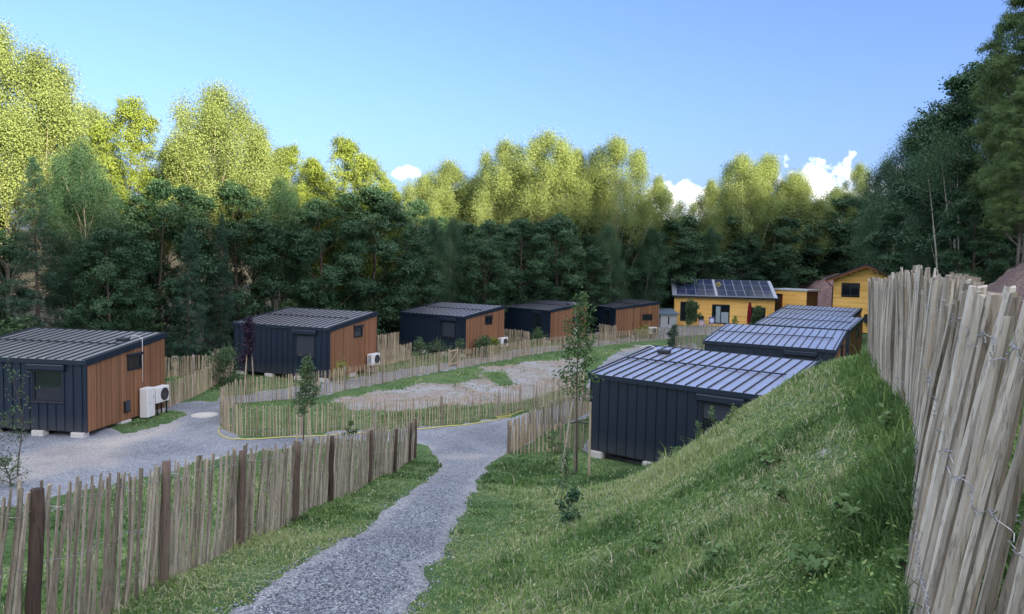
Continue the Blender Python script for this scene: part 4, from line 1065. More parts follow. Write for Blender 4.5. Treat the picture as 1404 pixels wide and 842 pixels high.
# ------------------------------------------------------------------ trees
def leaf_mesh(name, C, A, B, T, mat):
    n = len(C); Vv = np.stack([C - A, C + B - A * .1, C + A, C - B - A * .1], 1).reshape(-1, 3)
    return np_mesh(name, Vv, [np.arange(n * 4).reshape(n, 4)], mat, T)
def unit(v): return v / (np.linalg.norm(v, axis=-1, keepdims=True) + 1e-9)
KIND = dict(
    birch=dict(H=20, R=3.7, c0=.20, limbs=66, tw=11, lv=112, ls=(.050, .034), elev=(55, 15), droop=1.0, sig=.20, prof=lambda t: (.50 + .50 * np.sin(np.pi * min(1, t * .85 + .15))) * (1 - .62 * t ** 2.6), leaf='birch', bark='birch', tr=.17, wob=.35),
    broad=dict(H=14, R=4.2, c0=.04, limbs=84, tw=11, lv=96, ls=(.062, .042), flat=.62, elev=(8, 60), droop=.2, sig=.19, prof=lambda t: (.78 + .3 * np.sin(np.pi * min(1, t * 1.1 + .1))) * (1 - t ** 3 * .6), leaf='broad', bark='brown', tr=.20, wob=.3),
    beech=dict(H=17, R=4.8, c0=.10, limbs=84, tw=12, lv=100, ls=(.060, .041), elev=(6, 58), droop=.12, sig=.17, prof=lambda t: (.85 + .2 * np.sin(np.pi * t)) * (1 - t ** 2.6 * .62), leaf='beech', bark='grey', tr=.22, wob=.3, flat=.45),
    spruce=dict(H=20, R=2.9, c0=.04, limbs=120, tw=8, lv=70, ls=(.105, .019), elev=(-14, 25), droop=.45, sig=.10, prof=lambda t: (1 - t) ** .85 + .05, leaf='spruce', bark='brown', tr=.20, wob=.08),
    shrub=dict(H=2.4, R=1.25, c0=.02, limbs=30, tw=6, lv=34, ls=(.055, .036), elev=(20, 70), droop=.1, sig=.12, prof=lambda t: (.8 + .3 * np.sin(np.pi * t)) * (1 - .6 * t ** 2), leaf='shrub', bark='brown', tr=.035, wob=.1),
)
def grow(kind, seed, **over):
    K = dict(KIND[kind]); K.update(over)
    q = np.random.default_rng(seed); H, Rr = K['H'], K['R']
    tb = MB()
    ph = q.random(4) * 6.28; wob = K['wob']
    axis = lambda z: np.array([wob * (np.sin(z / H * 4 + ph[0]) - np.sin(ph[0])) * z / H, wob * (np.sin(z / H * 3.4 + ph[1]) - np.sin(ph[1])) * z / H, z])
    zs = np.linspace(0, H * .90, 16); tr = K['tr']
    tb.tube([axis(z) - (np.array([0, 0, .3]) if z == 0 else 0) for z in zs], [tr * (1 - 1.06 * (z / H) ** .8) * (1.25 if z == 0 else 1) + .004 for z in zs], 7)
    Cs, Ts, Dn = [], [], []
    nl = K['limbs']; az0 = q.random() * 6.28
    lump = q.random(8) * .5 + .72
    for i in range(nl):
        t = (i + q.random()) / nl; t = t ** .92
        zb = H * (K['c0'] + (1 - K['c0']) * t * .97); a = az0 + i * 2.399 + q.normal(0, .35)
        ln = Rr * K['prof'](t) * q.uniform(.62, 1.14) * lump[int((a % 6.283) / 6.283 * 8) % 8]
        if q.random() < .06: ln *= 1.25
        el = R(K['elev'][0] + (K['elev'][1] - K['elev'][0]) * t + q.normal(0, 9))
        d = np.array([math.cos(a) * math.cos(el), math.sin(a) * math.cos(el), math.sin(el)])
        p0 = axis(zb); m = 5
        sag = (-.35 if kind in ('birch',) else -.12 if kind != 'spruce' else -.10) * ln
        path = [p0 + d * ln * s + np.array([0, 0, sag * s * s * (1 if kind != 'spruce' else (1 - 1.6 * s))]) for s in np.linspace(0, 1, m)]
        r_ = max(.010, tr * .30 * (1 - t * .8) * min(1, ln / Rr + .2))
        tb.tube(path, [r_ * (1 - .85 * s) for s in np.linspace(0, 1, m)], 4, cap=False)
        nt = max(3, int(K['tw'] * (.45 + .6 * ln / Rr))); limb_t = q.normal(0, .13)
        for k in range(nt):
            s = .18 + .82 * (k + q.random()) / nt; j = min(m - 2, int(s * (m - 1))); f = s * (m - 1) - j
            pb = path[j] * (1 - f) + path[j + 1] * f
            sgn = 1 if k % 2 else -1; a2 = a + sgn * q.uniform(.4, 1.25); tl_ = ln * .42 * (1.15 - .75 * s) * q.uniform(.6, 1.3) + .12 * Rr * .3
            e2 = el * .5 + q.normal(.0, .3 * K.get('flat', 1.0)) + (.15 if kind == 'broad' else 0)
            if k == nt - 1: a2 = a + q.normal(0, .2)
            d2 = np.array([math.cos(a2) * math.cos(e2), math.sin(a2) * math.cos(e2), math.sin(e2)])
            if q.random() < .35: tb.tube([pb, pb + d2 * tl_ * .6, pb + d2 * tl_], [r_ * .35, r_ * .22, r_ * .06], 3, cap=False)
            n = max(6, int(K['lv'] * q.uniform(.55, 1.3) * (.5 + tl_ / (.42 * Rr))))
            u = q.random(n) ** .8
            sg = K['sig'] * (Rr / 3.5 if kind == 'shrub' else 1)
            C = pb + d2 * (u * tl_)[:, None] + q.normal(0, sg, (n, 3)) * np.array([1, 1, K.get('flat', 1.0)])
            if K['droop'] > .6: C[:, 2] -= q.exponential(.38, n) * K['droop']
            elif kind == 'spruce': C[:, 2] -= q.exponential(.14, n)
            Cs.append(C); Ts.append(np.clip(.45 + limb_t + q.normal(0, .09) + q.normal(0, .13, n) + .12 * (t - .5), 0, 1)); Dn.append(np.repeat(d2[None], n, 0))
    C = np.concatenate(Cs); T = np.concatenate(Ts); D2 = np.concatenate(Dn); n = len(C)
    C[:, 2] = np.maximum(C[:, 2], .12)
    l, w = K['ls']; l = l * q.uniform(.65, 1.3, n); w = w * q.uniform(.7, 1.2, n)
    A = D2 * .8 + q.normal(0, .55, (n, 3)); A[:, 2] -= (.9 if K['droop'] > .6 else .35); A = unit(A)
    N = q.normal(0, .65 if K.get('flat') else .8, (n, 3)); N[:, 2] += 1.0
    B = unit(np.cross(A, N))
    lm = leaf_mesh('crown', C, A * l[:, None], B * w[:, None], T, LEAF[K['leaf']])
    to = tb.build('trunk', BARK[K['bark']], None, True, link=False); tm = to.data; bpy.data.objects.remove(to)
    return tm, lm, H, Rr
def grow_lobed(seed, H, Rr, leaf, bark, n_lobes=26, lobe=1.25, asp=(1., 1.), twigs=36, lv=70, ls=(.058, .040), sig=.17, flat=.75, droop=0., c0=.04, top=1.0, elev=(25, 60), tr=.2, wob=.35, env=None, shell=(.45, 1.05)):
    """a broad crown of separate leafy lobes, each carried by its own limb"""
    q = np.random.default_rng(seed); tb = MB(); ph = q.random(2) * 6.28
    axis = lambda z: np.array([wob * (np.sin(z / H * 4 + ph[0]) - np.sin(ph[0])) * z / H, wob * (np.sin(z / H * 3.4 + ph[1]) - np.sin(ph[1])) * z / H, z])
    zs = np.linspace(0, H * .84, 14)
    tb.tube([axis(z) - (np.array([0, 0, .3]) if z == 0 else 0) for z in zs], [tr * (1 - 1.08 * (z / H) ** .85) * (1.25 if z == 0 else 1) + .006 for z in zs], 7)
    env = env or (lambda t: np.sin(np.pi * (.14 + .80 * t)) ** .55)
    Cs, Ts, Dn = [], [], []; a0 = q.random() * 6.28
    for i in range(n_lobes):
        t = ((i + q.random()) / n_lobes) ** .95; a = a0 + i * 2.399 + q.normal(0, .3)
        rl = lobe * q.uniform(.65, 1.3) * (1 - .35 * t * top)
        rx, rz = rl * asp[0], rl * asp[1]
        zc = H * c0 + rz * .7 + (H * (1 - c0) - rz * 1.7) * t
        rad = max(0, Rr * env(t) - rx * .8) * (q.uniform(.55, 1.05) if t < .93 else q.uniform(0, .4))
        el = R(q.uniform(*elev)); c = axis(zc) + np.array([math.cos(a) * rad, math.sin(a) * rad, 0])
        zb = max(.15 * H * .5, zc - math.tan(el) * rad - rz * .3); p0 = axis(min(zb, H * .8))
        rr_ = max(.012, tr * .34 * (1 - .75 * t)); mid = (p0 + c) / 2 + np.array([0, 0, -.06 * rad]) + q.normal(0, .08, 3)
        tb.tube([p0, mid, c, c + (c - mid) * .5 * min(1, rx / (rad + .3))], [rr_, rr_ * .75, rr_ * .45, .008], 5, cap=False)
        lt = q.normal(0, .14)
        for k in range(int(twigs * q.uniform(.75, 1.25))):
            d = q.normal(0, 1, 3); d[2] = d[2] * .9 + .35; d /= np.linalg.norm(d)
            rr2 = q.uniform(*shell); tip = c + d * np.array([rx, rx, rz]) * rr2
            if q.random() < .22: tb.tube([c + (tip - c) * .15, c + (tip - c) * .6 + q.normal(0, .04, 3), tip], [rr_ * .3, rr_ * .18, .004], 3, cap=False)
            n = max(8, int(lv * q.uniform(.5, 1.4))); u = q.random(n) ** .7
            C = c + (tip - c) * (.62 + .42 * u)[:, None] + q.normal(0, sig, (n, 3)) * np.array([1, 1, flat])
            if droop: C[:, 2] -= q.exponential(droop, n)
            Cs.append(C); Ts.append(np.clip(.44 + lt + q.normal(0, .17) + q.normal(0, .12, n) + .10 * d[2], 0, 1)); Dn.append(np.repeat(d[None], n, 0))
    C = np.concatenate(Cs); T = np.concatenate(Ts); D2 = np.concatenate(Dn); n = len(C); C[:, 2] = np.maximum(C[:, 2], .12)
    l = ls[0] * q.uniform(.65, 1.3, n); w = ls[1] * q.uniform(.7, 1.2, n)
    A = D2 * .25 + q.normal(0, .7, (n, 3)); A[:, 2] -= (.9 if droop > .2 else .45); A = unit(A)
    Nn = q.normal(0, .42, (n, 3)) + D2 * .9; Nn[:, 2] += .55; B = unit(np.cross(A, Nn))
    lm = leaf_mesh('crown', C, A * l[:, None], B * w[:, None], T, LEAF[leaf])
    to = tb.build('trunk', BARK[bark], None, True, link=False); tm = to.data; bpy.data.objects.remove(to)
    return tm, lm, H, Rr
PROTO = {}
for kd, seeds in (('spruce', (31, 32)), ('shrub', (41, 42, 43))):
    PROTO[kd] = [grow(kd, s_) for s_ in seeds]
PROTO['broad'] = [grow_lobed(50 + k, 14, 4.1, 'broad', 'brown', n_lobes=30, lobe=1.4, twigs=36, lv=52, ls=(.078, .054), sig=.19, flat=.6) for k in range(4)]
PROTO['beech'] = [grow_lobed(60 + k, 17, 4.3, 'beech', 'grey', n_lobes=32, lobe=1.5, asp=(1.0, 1.15), twigs=36, lv=80, sig=.18, elev=(45, 75), c0=.08) for k in range(2)]
BENV = lambda t: .55 + .45 * np.sin(np.pi * min(1, .2 + .75 * t)) - .25 * t ** 3
def mkbirch(sd, leaf, Rr, n=26, c0=.2, lv=84): return grow_lobed(sd, 20, Rr, leaf, 'birch', n_lobes=n, lobe=1.22, asp=(.95, 1.7), twigs=34, lv=lv, ls=(.047, .032), sig=.25, flat=1.3, droop=.38, c0=c0, elev=(55, 76), tr=.13, shell=(.3, 1.15), env=BENV)
PROTO['birch'] = [mkbirch(70 + k, 'birch', 3.5, 28 + 2 * k, (.40, .46, .36, .42)[k]) for k in range(4)]
PROTO['ybirch'] = [mkbirch(80 + k, 'birch', 4.3, 38, .38) for k in range(2)]
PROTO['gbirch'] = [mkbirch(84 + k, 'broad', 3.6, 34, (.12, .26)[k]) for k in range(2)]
PROTO['bigbeech'] = [grow_lobed(90 + k, 19, 5.4, 'hill', 'grey', n_lobes=84, lobe=1.35, asp=(1.3, .62), twigs=36, lv=84, ls=(.054, .036), sig=.2, flat=.5, c0=(.14, .06)[k], elev=(15, 50), tr=.2, env=lambda t: .75 + .25 * np.sin(np.pi * t) - .35 * t ** 4, top=.5) for k in range(2)]
NAMES = dict(birch='birch_tree', ybirch='birch_tree', gbirch='birch_tree', broad='broadleaf_tree', beech='beech_tree', bigbeech='beech_tree', spruce='spruce_tree', shrub='bush')
TREES = []
def tree(kind, x, y, H, label, wf=1.0, group=None, lean=(0, 0), var=None):
    P = PROTO[kind]; tm, lm, H0, R0 = P[rnd.randrange(len(P)) if var is None else var]
    o = thing(NAMES[kind], label, 'bush' if kind == 'shrub' else 'tree', (x, y, h1(x, y) - .05), rnd.random() * 6.28, group)
    s = H / H0; o.scale = (s * wf, s * wf, s); o.rotation_euler[0] = lean[0]; o.rotation_euler[1] = lean[1]
    link('trunk', tm, o); link('crown', lm, o); TREES.append((x, y, R0 * s * wf)); return o
def tpx(kind, px, top, D, label, wf=1.0, group=None, var=None):
    p = at(px, top, D); return tree(kind, p[0], p[1], p[2] - h1(p[0], p[1]), label, wf, group, var=var)
GB = 'trees of the forest edge'
FRONT = [
 # sunlit tops, west to east
 ('ybirch', 2, 8, 41, 'tall sunlit birch at the very edge of the picture beyond the gravel yard cabin', 1.05),
 ('birch', 72, 55, 42, 'slim sunlit birch with a pointed top standing behind the gravel yard cabin', 1.1),
 ('beech', 168, 122, 45, 'tree with spiky yellow green top between the slim birch and the broad birch', .75),
 ('ybirch', 282, 98, 47, 'broad pale birch rising above the gap between the first two timber ended cabins', 1.1),
 ('birch', 345, 165, 50, 'smaller sunlit birch leaning against the flank of the broad pale birch', 1.1),
 ('birch', 225, 190, 50, 'half shaded birch below the spiky yellow green tree', 1.0),
 ('beech', 405, 190, 52, 'yellow green beech above the cabin with the purple sapling', .8),
 ('beech', 465, 176, 53, 'bright golden green beech top over the wood, next to open sky', .85),
 ('beech', 515, 205, 55, 'rounded sunlit beech at the edge of the dip in the treetops', .75),
 ('ybirch', 580, 232, 80, 'sunlit tree in the dip of the treetops under the small cloud', 1.1),
 ('birch', 622, 212, 82, 'sunlit tree with a flat broad top right of the treetop dip', 1.25),
 ('ybirch', 690, 180, 80, 'tall lit birch, first of the three spires over the middle of the valley', .9),
 ('birch', 738, 172, 78, 'tallest lit birch spire over the middle of the valley', 1.1),
 ('ybirch', 785, 195, 80, 'lit birch, third of the spires over the middle of the valley', .85),
 ('ybirch', 848, 180, 78, 'large lone lit birch with a drooping top above the glazed door cabins', 1.0),
 ('birch', 655, 230, 86, 'lit birch in the second rank between the treetop dip and the spires', 1.3),
 ('birch', 815, 225, 88, 'lit birch filling behind the lone drooping birch', 1.2),
 ('birch', 912, 238, 84, 'separate lit birch with cloud showing on both its flanks', 1.0),
 ('birch', 968, 243, 90, 'short lit birch above the solar roof', .9),
 ('ybirch', 1022, 204, 92, 'tall lit birch, first of the pair behind the solar house', .95),
 ('ybirch', 1062, 202, 93, 'tall lit birch, second of the pair behind the solar house', .95),
 ('birch', 1102, 232, 95, 'lit birch on the descending side of the pair behind the solar house', 1.1),
 ('birch', 1140, 250, 98, 'last small lit birch before the white cloud', 1.1),
 ('birch', 1186, 218, 100, 'pale birch tip standing before the white cloud', .7),
 ('ybirch', 640, 250, 92, 'lit crown in the far rank between the flat broad top and the first spire', 1.1),
 ('ybirch', 712, 215, 92, 'lit crown in the far rank seen between the first two spires', 1.1),
 ('birch', 765, 225, 90, 'lit crown in the far rank seen between the last two spires', 1.2),
 ('ybirch', 818, 245, 94, 'lit crown low in the far rank beside the lone drooping birch', 1.1),
 ('birch', 882, 268, 94, 'lit crown low in the far rank on the slope down to the cloud gap', 1.1),
 ('ybirch', 598, 258, 88, 'lit crown low in the far rank under the small cloud', 1.1),
 ('birch', 1000, 250, 99, 'lit crown in the far rank between the short birch and the pair', 1.1),
 ('ybirch', 1085, 248, 101, 'lit crown in the far rank behind the pair by the solar house', 1.0),
 ('birch', 120, 130, 47, 'lit birch in the second rank between the slim birch and the spiky tree', 1.2),
 ('ybirch', 310, 150, 51, 'lit crown in the second rank on the flank of the broad pale birch', 1.0),
 ('birch', 432, 215, 56, 'lit birch in the second rank between the two golden beeches', 1.2),
 ('birch', 375, 200, 54, 'lit birch in the second rank beside the yellow green beech', 1.1),
 # shaded front rank, west to east
 ('spruce', 48, 205, 35, 'dark spruce close behind the gravel yard cabin', 1.15),
 ('gbirch', 112, 185, 38, 'shaded tree with hanging foliage between the spruce and the spiky yellow green tree', 1.0),
 ('broad', 150, 305, 36, 'low dark broadleaf behind the timber end of the gravel yard cabin', .9),
 ('broad', 215, 235, 40, 'dark broadleaf over the paling fence between the first two timber ended cabins', 1.0),
 ('spruce', 258, 300, 38, 'small dark spruce above the fence corner by the purple sapling', 1.1),
 ('broad', 325, 240, 45, 'dark broadleaf behind the purple sapling', 1.0),
 ('gbirch', 385, 235, 48, 'shaded birch with pale bare limbs behind the closed shutter cabin', 1.0),
 ('broad', 440, 262, 48, 'dark broadleaf above the timber end behind the purple sapling', 1.0),
 ('broad', 508, 248, 52, 'large dark rounded broadleaf between the second and third cabins', 1.15),
 ('broad', 560, 300, 56, 'dark broadleaf over the roof of the cabin behind the gate', 1.0),
 ('gbirch', 616, 290, 62, 'narrow shaded birch with a white stem above the gate', .75),
 ('broad', 665, 320, 62, 'shaded broadleaf above the timber end behind the gate', 1.0),
 ('broad', 715, 292, 66, 'high shaded broadleaf under the three lit spires', 1.1),
 ('broad', 768, 290, 68, 'shaded broadleaf over the roof of the first glazed door cabin', 1.05),
 ('gbirch', 842, 300, 70, 'shaded birch with a white stem over the last timber ended cabin', .95),
 ('broad', 812, 330, 69, 'low shaded broadleaf behind the tip of the staked tree', .9),
 ('gbirch', 888, 305, 76, 'shaded birch at the gap beside the solar house', .9),
 ('broad', 932, 315, 84, 'dark rounded tree at the corner of the solar house', .9),
 ('gbirch', 976, 305, 86, 'shaded birch with a clear white stem over the solar roof', .7),
 ('spruce', 1020, 300, 88, 'dark spruce behind the middle of the solar roof', 1.2),
 ('broad', 1060, 285, 90, 'dark tree behind the yellow annex', 1.0),
 ('spruce', 1100, 275, 96, 'dark spruce over the bare earth bank', 1.25),
 ('gbirch', 1140, 285, 96, 'shaded birch with a thin white stem above the earth bank', .9),
 ('broad', 1172, 265, 96, 'dark tree over the gable of the two storey house', 1.0),
 ('spruce', 1205, 235, 88, 'dark spruce on the hillside behind the gabled house', 1.2),
 ('broad', 585, 318, 64, 'dark broadleaf below the sunlit tree of the treetop dip', 1.15),
 ('broad', 640, 300, 70, 'dark broadleaf below the sunlit flat broad top', 1.15),
 ('broad', 690, 305, 74, 'dark broadleaf in the second rank under the first lit spire', 1.2),
 ('broad', 800, 298, 76, 'dark broadleaf in the second rank under the third lit spire', 1.2),
 ('broad', 868, 300, 78, 'dark broadleaf in the second rank behind the last timber ended cabin', 1.2),
 ('broad', 908, 295, 82, 'dark broadleaf below the separate lit birch', 1.2),
 ('broad', 950, 288, 89, 'dark broadleaf below the short lit birch above the solar roof', 1.25),
 ('broad', 992, 285, 91, 'dark broadleaf in the second rank behind the solar roof', 1.25),
 ('broad', 1035, 275, 93, 'dark broadleaf under the tall lit pair behind the solar house', 1.25),
 ('broad', 1078, 278, 95, 'dark broadleaf in the second rank behind the yellow annex', 1.25),
 ('broad', 1120, 272, 97, 'dark broadleaf below the descending lit birch', 1.25),
 ('broad', 1155, 262, 99, 'dark broadleaf below the last small lit birch', 1.25),
 # hillside to the east
 ('gbirch', 1232, 205, 76, 'shaded hillside birch just below the end of the white cloud', .95),
 ('gbirch', 1262, 152, 66, 'tall feathery hillside birch with arching top against the sky', 1.2),
 ('spruce', 1240, 300, 62, 'young bright spruce on the hillside above the fence end', 1.3),
 ('gbirch', 1302, 150, 58, 'hillside birch with a cluster of thin leaning stems', 1.0),
 ('spruce', 1330, 138, 56, 'tall dark spruce between the hillside birches and the layered beech', 1.1),
 ('gbirch', 1285, 215, 52, 'lower hillside birch in front of the dark wood', 1.0),
 ('bigbeech', 1432, -70, 36, 'huge beech with layered branches on the earth bank', .62),
 ('bigbeech', 1412, 105, 31, 'younger beech spreading flat sprays of leaves below the huge one', .66),
 ('broad', 1345, 118, 47, 'dense dark tree high on the hillside beside the tall dark spruce', 1.2),
 ('gbirch', 1318, 160, 50, 'dense feathery hillside tree behind the leaning stems', 1.2),
 ('broad', 1378, 66, 44, 'dense dark tree topping the hillside slope of crowns', 1.2),
 ('broad', 1270, 235, 60, 'dark rounded hillside tree above the far end of the tall grey fence', 1.2),
 ('broad', 1222, 262, 94, 'dark rounded hillside tree over the roof of the gabled house', 1.2),
 ('broad', 1342, 250, 40, 'low dark tree at the top of the bare bank', 1.1),
 ('spruce', 1372, 20, 48, 'tall thin spruce standing behind the layered beech', 1.0),
]
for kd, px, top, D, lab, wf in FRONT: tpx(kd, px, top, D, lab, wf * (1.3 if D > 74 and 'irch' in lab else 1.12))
def free(x, y, md):
    for a, b_, r_ in TREES:
        if (a - x) ** 2 + (b_ - y) ** 2 < md * md: return False
    for k, (cx, cy, cz, ca) in CAB.items():
        c, s = math.cos(R(ca)), math.sin(R(ca)); lx = (x - cx) * c + (y - cy) * s; ly = -(x - cx) * s + (y - cy) * c
        if -CL - 2.0 < lx < 2.0 and -2 < ly < CW + 2.2: return False
    return True
# the wood behind, rank upon rank
def fill(n, region, kinds, hr, md, label, group, wf=(.9, 1.15)):
    k = 0; tries = 0
    while k < n and tries < n * 60:
        tries += 1; x, y = region()
        if poly_sd(TREELINE, np.array([x]), np.array([y]))[0] < 1.5 or not free(x, y, md): continue
        kd = kinds[rnd.randrange(len(kinds))]
        tree(kd, x, y, rnd.uniform(*hr), label[kd] if isinstance(label, dict) else label, rnd.uniform(*wf), group); k += 1
def along(P, d0, d1):
    def f():
        i = rnd.randrange(len(P) - 1); u = rnd.random(); a, b_ = P[i], P[i + 1]
        x, y = a[0] + (b_[0] - a[0]) * u, a[1] + (b_[1] - a[1]) * u
        nx_, ny_ = -(b_[1] - a[1]), b_[0] - a[0]; l = math.hypot(nx_, ny_); d = rnd.uniform(d0, d1)
        return x + nx_ / l * d, y + ny_ / l * d
    return f
TLW = [(-52, 28), (-24, 30), (-17, 36), (-11, 43), (-5, 54), (1, 66), (9, 73), (18, 86)]
fill(15, along(TLW[:5], 1.5, 15), ['broad', 'broad', 'gbirch', 'spruce'], (9, 13.5), 3.0, 'shaded tree standing deep in the wood west of the cabins', 'trees deep in the west wood')
fill(24, along(TLW[4:], 2, 15), ['broad', 'gbirch', 'broad', 'spruce'], (9, 13), 2.8, 'shaded tree standing deep in the wood north of the cabins', 'trees deep in the north wood')
fill(20, along([(16, 88), (44, 92), (60, 96)], 2, 14), ['broad', 'spruce', 'gbirch'], (10, 15), 3.0, 'dark tree deep in the wood behind the yellow houses', 'trees deep behind the yellow houses')
fill(14, along([(44, 90), (43, 74), (38, 58)], -16, -1.0), ['spruce', 'broad', 'gbirch', 'broad'], (11, 16), 3.0, 'dark tree on the wooded hillside above the ribbed roofs', 'trees on the east hillside')
fill(16, along([(36, 58), (30, 46), (27, 38)], -16, -1.5), ['spruce', 'broad', 'gbirch'], (11, 16), 2.8, 'dark tree deep in the hillside wood above the bare bank', 'trees above the bare bank')
fill(14, along([(27, 38), (28, 28), (36, 16)], -14, -2.5), ['spruce', 'broad', 'beech'], (12, 17), 3.2, 'dark tree deep in the hillside wood behind the layered beech', 'trees behind the layered beech')
fill(26, along(TLW, 1.2, 4), ['shrub'], (1.8, 3.6), 1.6, 'leafy bush in the shade at the foot of the forest edge', 'bushes along the forest edge', (1.0, 1.5))
fill(16, along([(18, 86), (44, 90), (42, 66), (33, 50), (27, 40)], 0.5, 4), ['shrub'], (1.6, 3.2), 1.6, 'leafy bush in the shade at the foot of the east wood', 'bushes along the east wood', (1.0, 1.5))
# thin pale leaning stems on the hillside
def stem(px, py, D, top_px, top_py, lab, r_=.06):
    a = at(px, py, D); z0 = h1(a[0], a[1]); b_ = at(top_px, top_py, D + .8); q = np.random.default_rng(int(px))
    o = thing('birch_tree', lab, 'tree', (a[0], a[1], z0 - .1), 0, 'bare birch stems on the hillside')
    P = [np.array([(b_[0] - a[0]) * s ** 1.6 * 1.0, .8 * s, (b_[2] - z0) * s]) for s in np.linspace(0, 1, 9)]
    m = MB(); m.tube(P, [r_ * (1 - .7 * s) for s in np.linspace(0, 1, 9)], 7)
    for k in range(5):
        s = .45 + .11 * k; i = int(s * 8); c = P[i]; e = q.normal(0, .7, 3); e[2] = abs(e[2]) + .5
        m.tube([c, c + e * .7, c + e * 1.2], [r_ * .3, r_ * .2, .005], 4)
    m.build('trunk', BARK['birch'], o, True)
    n = 2600; tp = P[-1]; C = tp + q.normal(0, 1, (n, 3)) * np.array([.55, .55, .8]); A = unit(q.normal(0, 1, (n, 3)) - [0, 0, .8]) * .05; B = unit(np.cross(A, q.normal(0, 1, (n, 3)))) * .032
    link('crown', leaf_mesh('crown', C, A, B, q.random(n), LEAF['broad']), o)
stem(1295, 350, 40, 1272, 235, 'thin pale birch stem leaning away from the stem cluster over the fence')
stem(1313, 360, 41, 1290, 215, 'pale birch stem, most bent of the cluster over the fence')
stem(1319, 360, 41.5, 1312, 205, 'pale birch stem, straightest of the cluster over the fence')
stem(1316, 360, 42.3, 1302, 240, 'pale birch stem in the middle of the cluster over the fence')

# ------------------------------------------------------------------ young planted trees and weeds
def sapling(name, px, py, H, crown, Rr, leaf, lab, limbs=16, tw=5, lv=16, ls=(.035, .022), stakes=(), cat='tree', elev=(35, 65), droop=.1, tr=.022, D=None, wob=.08, stake_h=1.75, slab=None, sig=.07, top=None):
    x, y = G(px, py) if D is None else tuple(at(px, py, D)[:2])
    if top: H = float(at(px, top, y)[2]) - h1(x, y)
    tm, lm, H0, R0 = grow('shrub', int(px * 3 + py), H=H, R=Rr, c0=crown, limbs=limbs, tw=tw, lv=lv, ls=ls, leaf=leaf, elev=elev, droop=droop, tr=tr, wob=wob, sig=sig * 3.5 / Rr)
    z = h1(x, y); o = thing(name, lab, cat, (x, y, z - .03)); link('trunk', tm, o); link('crown', lm, o)
    if stakes:
        so = thing('tree_stake', slab, 'tree support', (x, y, z - .05), 0)
        for (dx, dy, lx) in stakes:
            b = MB(); b.tint = rnd.random(); b.tube([(dx, dy, -.1), (dx + lx * .5, dy * .9, stake_h * .5), (dx + lx, dy * .75, stake_h)], [.034, .033, .03], 8); b.build('stake', STAKE_T if rnd.random() < .6 else STAKE_N, so)
        b = MB(); zt2 = stake_h * .72
        for (dx, dy, lx) in stakes: b.tube([(dx + lx * .72, dy * .8, zt2), (0.0, 0, zt2 + .03)], .014, 6)
        b.build('tie', BLACKP, so)
    return o
sapling('young_tree', 790, 654, 4.75,     .43, .56, 'sapling', 'slender young tree with feathery light crown, staked on the lawn beside the dark cabin', 34, 5, 12, (.055, .028), ((-.42, -.05, .26), (.33, -.12, -.02), (-.02, .4, .0)), tr=.03, elev=(30, 70), stake_h=2.1, top=402,
        slab='tall stakes with a black tie holding the feathery young tree', sig=.10)
sapling('young_tree', 416, 611, 3.05, .36, .50, 'shrub', 'bushy young tree staked on the verge between the dark post fence and the cross path', 26, 6, 18, (.042, .028), ((-.24, 0, .05), (.24, .03, -.07)), elev=(35, 68), stake_h=1.65, top=490, slab='pair of stakes with a black tie at the bushy young tree', sig=.07)
sapling('young_tree', 337, 541, 3.35, .40, .50, 'purple', 'young tree with purple black leaves in front of the closed shutter cabin', 26, 6, 18, (.05, .034), ((-.0, -.2, .1), (.42, -.1, -.12)), elev=(35, 68), stake_h=1.9, top=437, slab='pair of pale stakes beside the purple leaved young tree', sig=.08)
sapling('young_conifer', 922, 479, 1.85, .05, .5, 'spruce', 'dark little conifer by the brownish fence', 34, 6, 22, (.05, .02), elev=(10, 50))
sapling('young_tree', 947, 447, 2.7, .12, .85, 'shrub', 'small dense tree before the first window of the solar house', 30, 6, 26, (.07, .045), D=73, sig=.12)
sapling('young_tree', 1037, 449, 2.45, .1, .75, 'shrub', 'small pointed tree beside the closed red parasol', 30, 6, 26, (.07, .045), D=71, sig=.12)
sapling('bush', 1006, 447, 1.3, .1, .6, 'beech', 'thin yellow green shrub under the wide window of the solar house', 14, 4, 12, (.05, .035), D=72.5, cat='bush')
for i, (px, lab) in enumerate(((578, 'low shrub by the shuttered window behind the gate'), (603, 'spreading low shrub in the middle of the front behind the gate'), (628, 'low shrub at the corner of the cabin behind the gate'))):
    sapling('bush', px, 484, 1.0, .05, .85, 'shrub', lab, 18, 5, 8, (.05, .034), cat='bush', D=45.2 + i * .4, elev=(15, 75), sig=.12)
sapling('bush', 662, 481, 1.15, .05, .8, 'shrub', 'low green shrub along the timber end behind the gate', 22, 6, 16, (.06, .04), cat='bush', D=47.6, elev=(15, 75), sig=.12)
sapling('bush', 678, 479, .95, .05, .6, 'beech', 'yellow green shrub next to the fan unit behind the gate', 18, 5, 14, (.06, .04), cat='bush', D=49.0, elev=(15, 75), sig=.12)
sapling('bush', 738, 470, 1.1, .05, .7, 'shrub', 'low shrub at the foot of the glazed door', 18, 5, 14, (.06, .04), cat='bush', D=56.5, elev=(15, 75), sig=.12)
sapling('bush', 466, 514, 1.0, .05, .6, 'beech', 'thin shrub against the timber end behind the purple sapling', 12, 4, 8, (.05, .03), cat='bush', D=34.9, elev=(25, 75), sig=.12)
sapling('bush', 306, 528, 1.5, .05, 1.0, 'shrub', 'rounded bush between the fence and the purple sapling', 26, 6, 18, (.05, .034), cat='bush', elev=(15, 70), sig=.12)
sapling('bush', 884, 446, 1.0, .05, .9, 'beech', 'low shrub under the end window of the last cabin', 16, 5, 14, (.06, .04), cat='bush', D=64.5, elev=(15, 70), sig=.12)
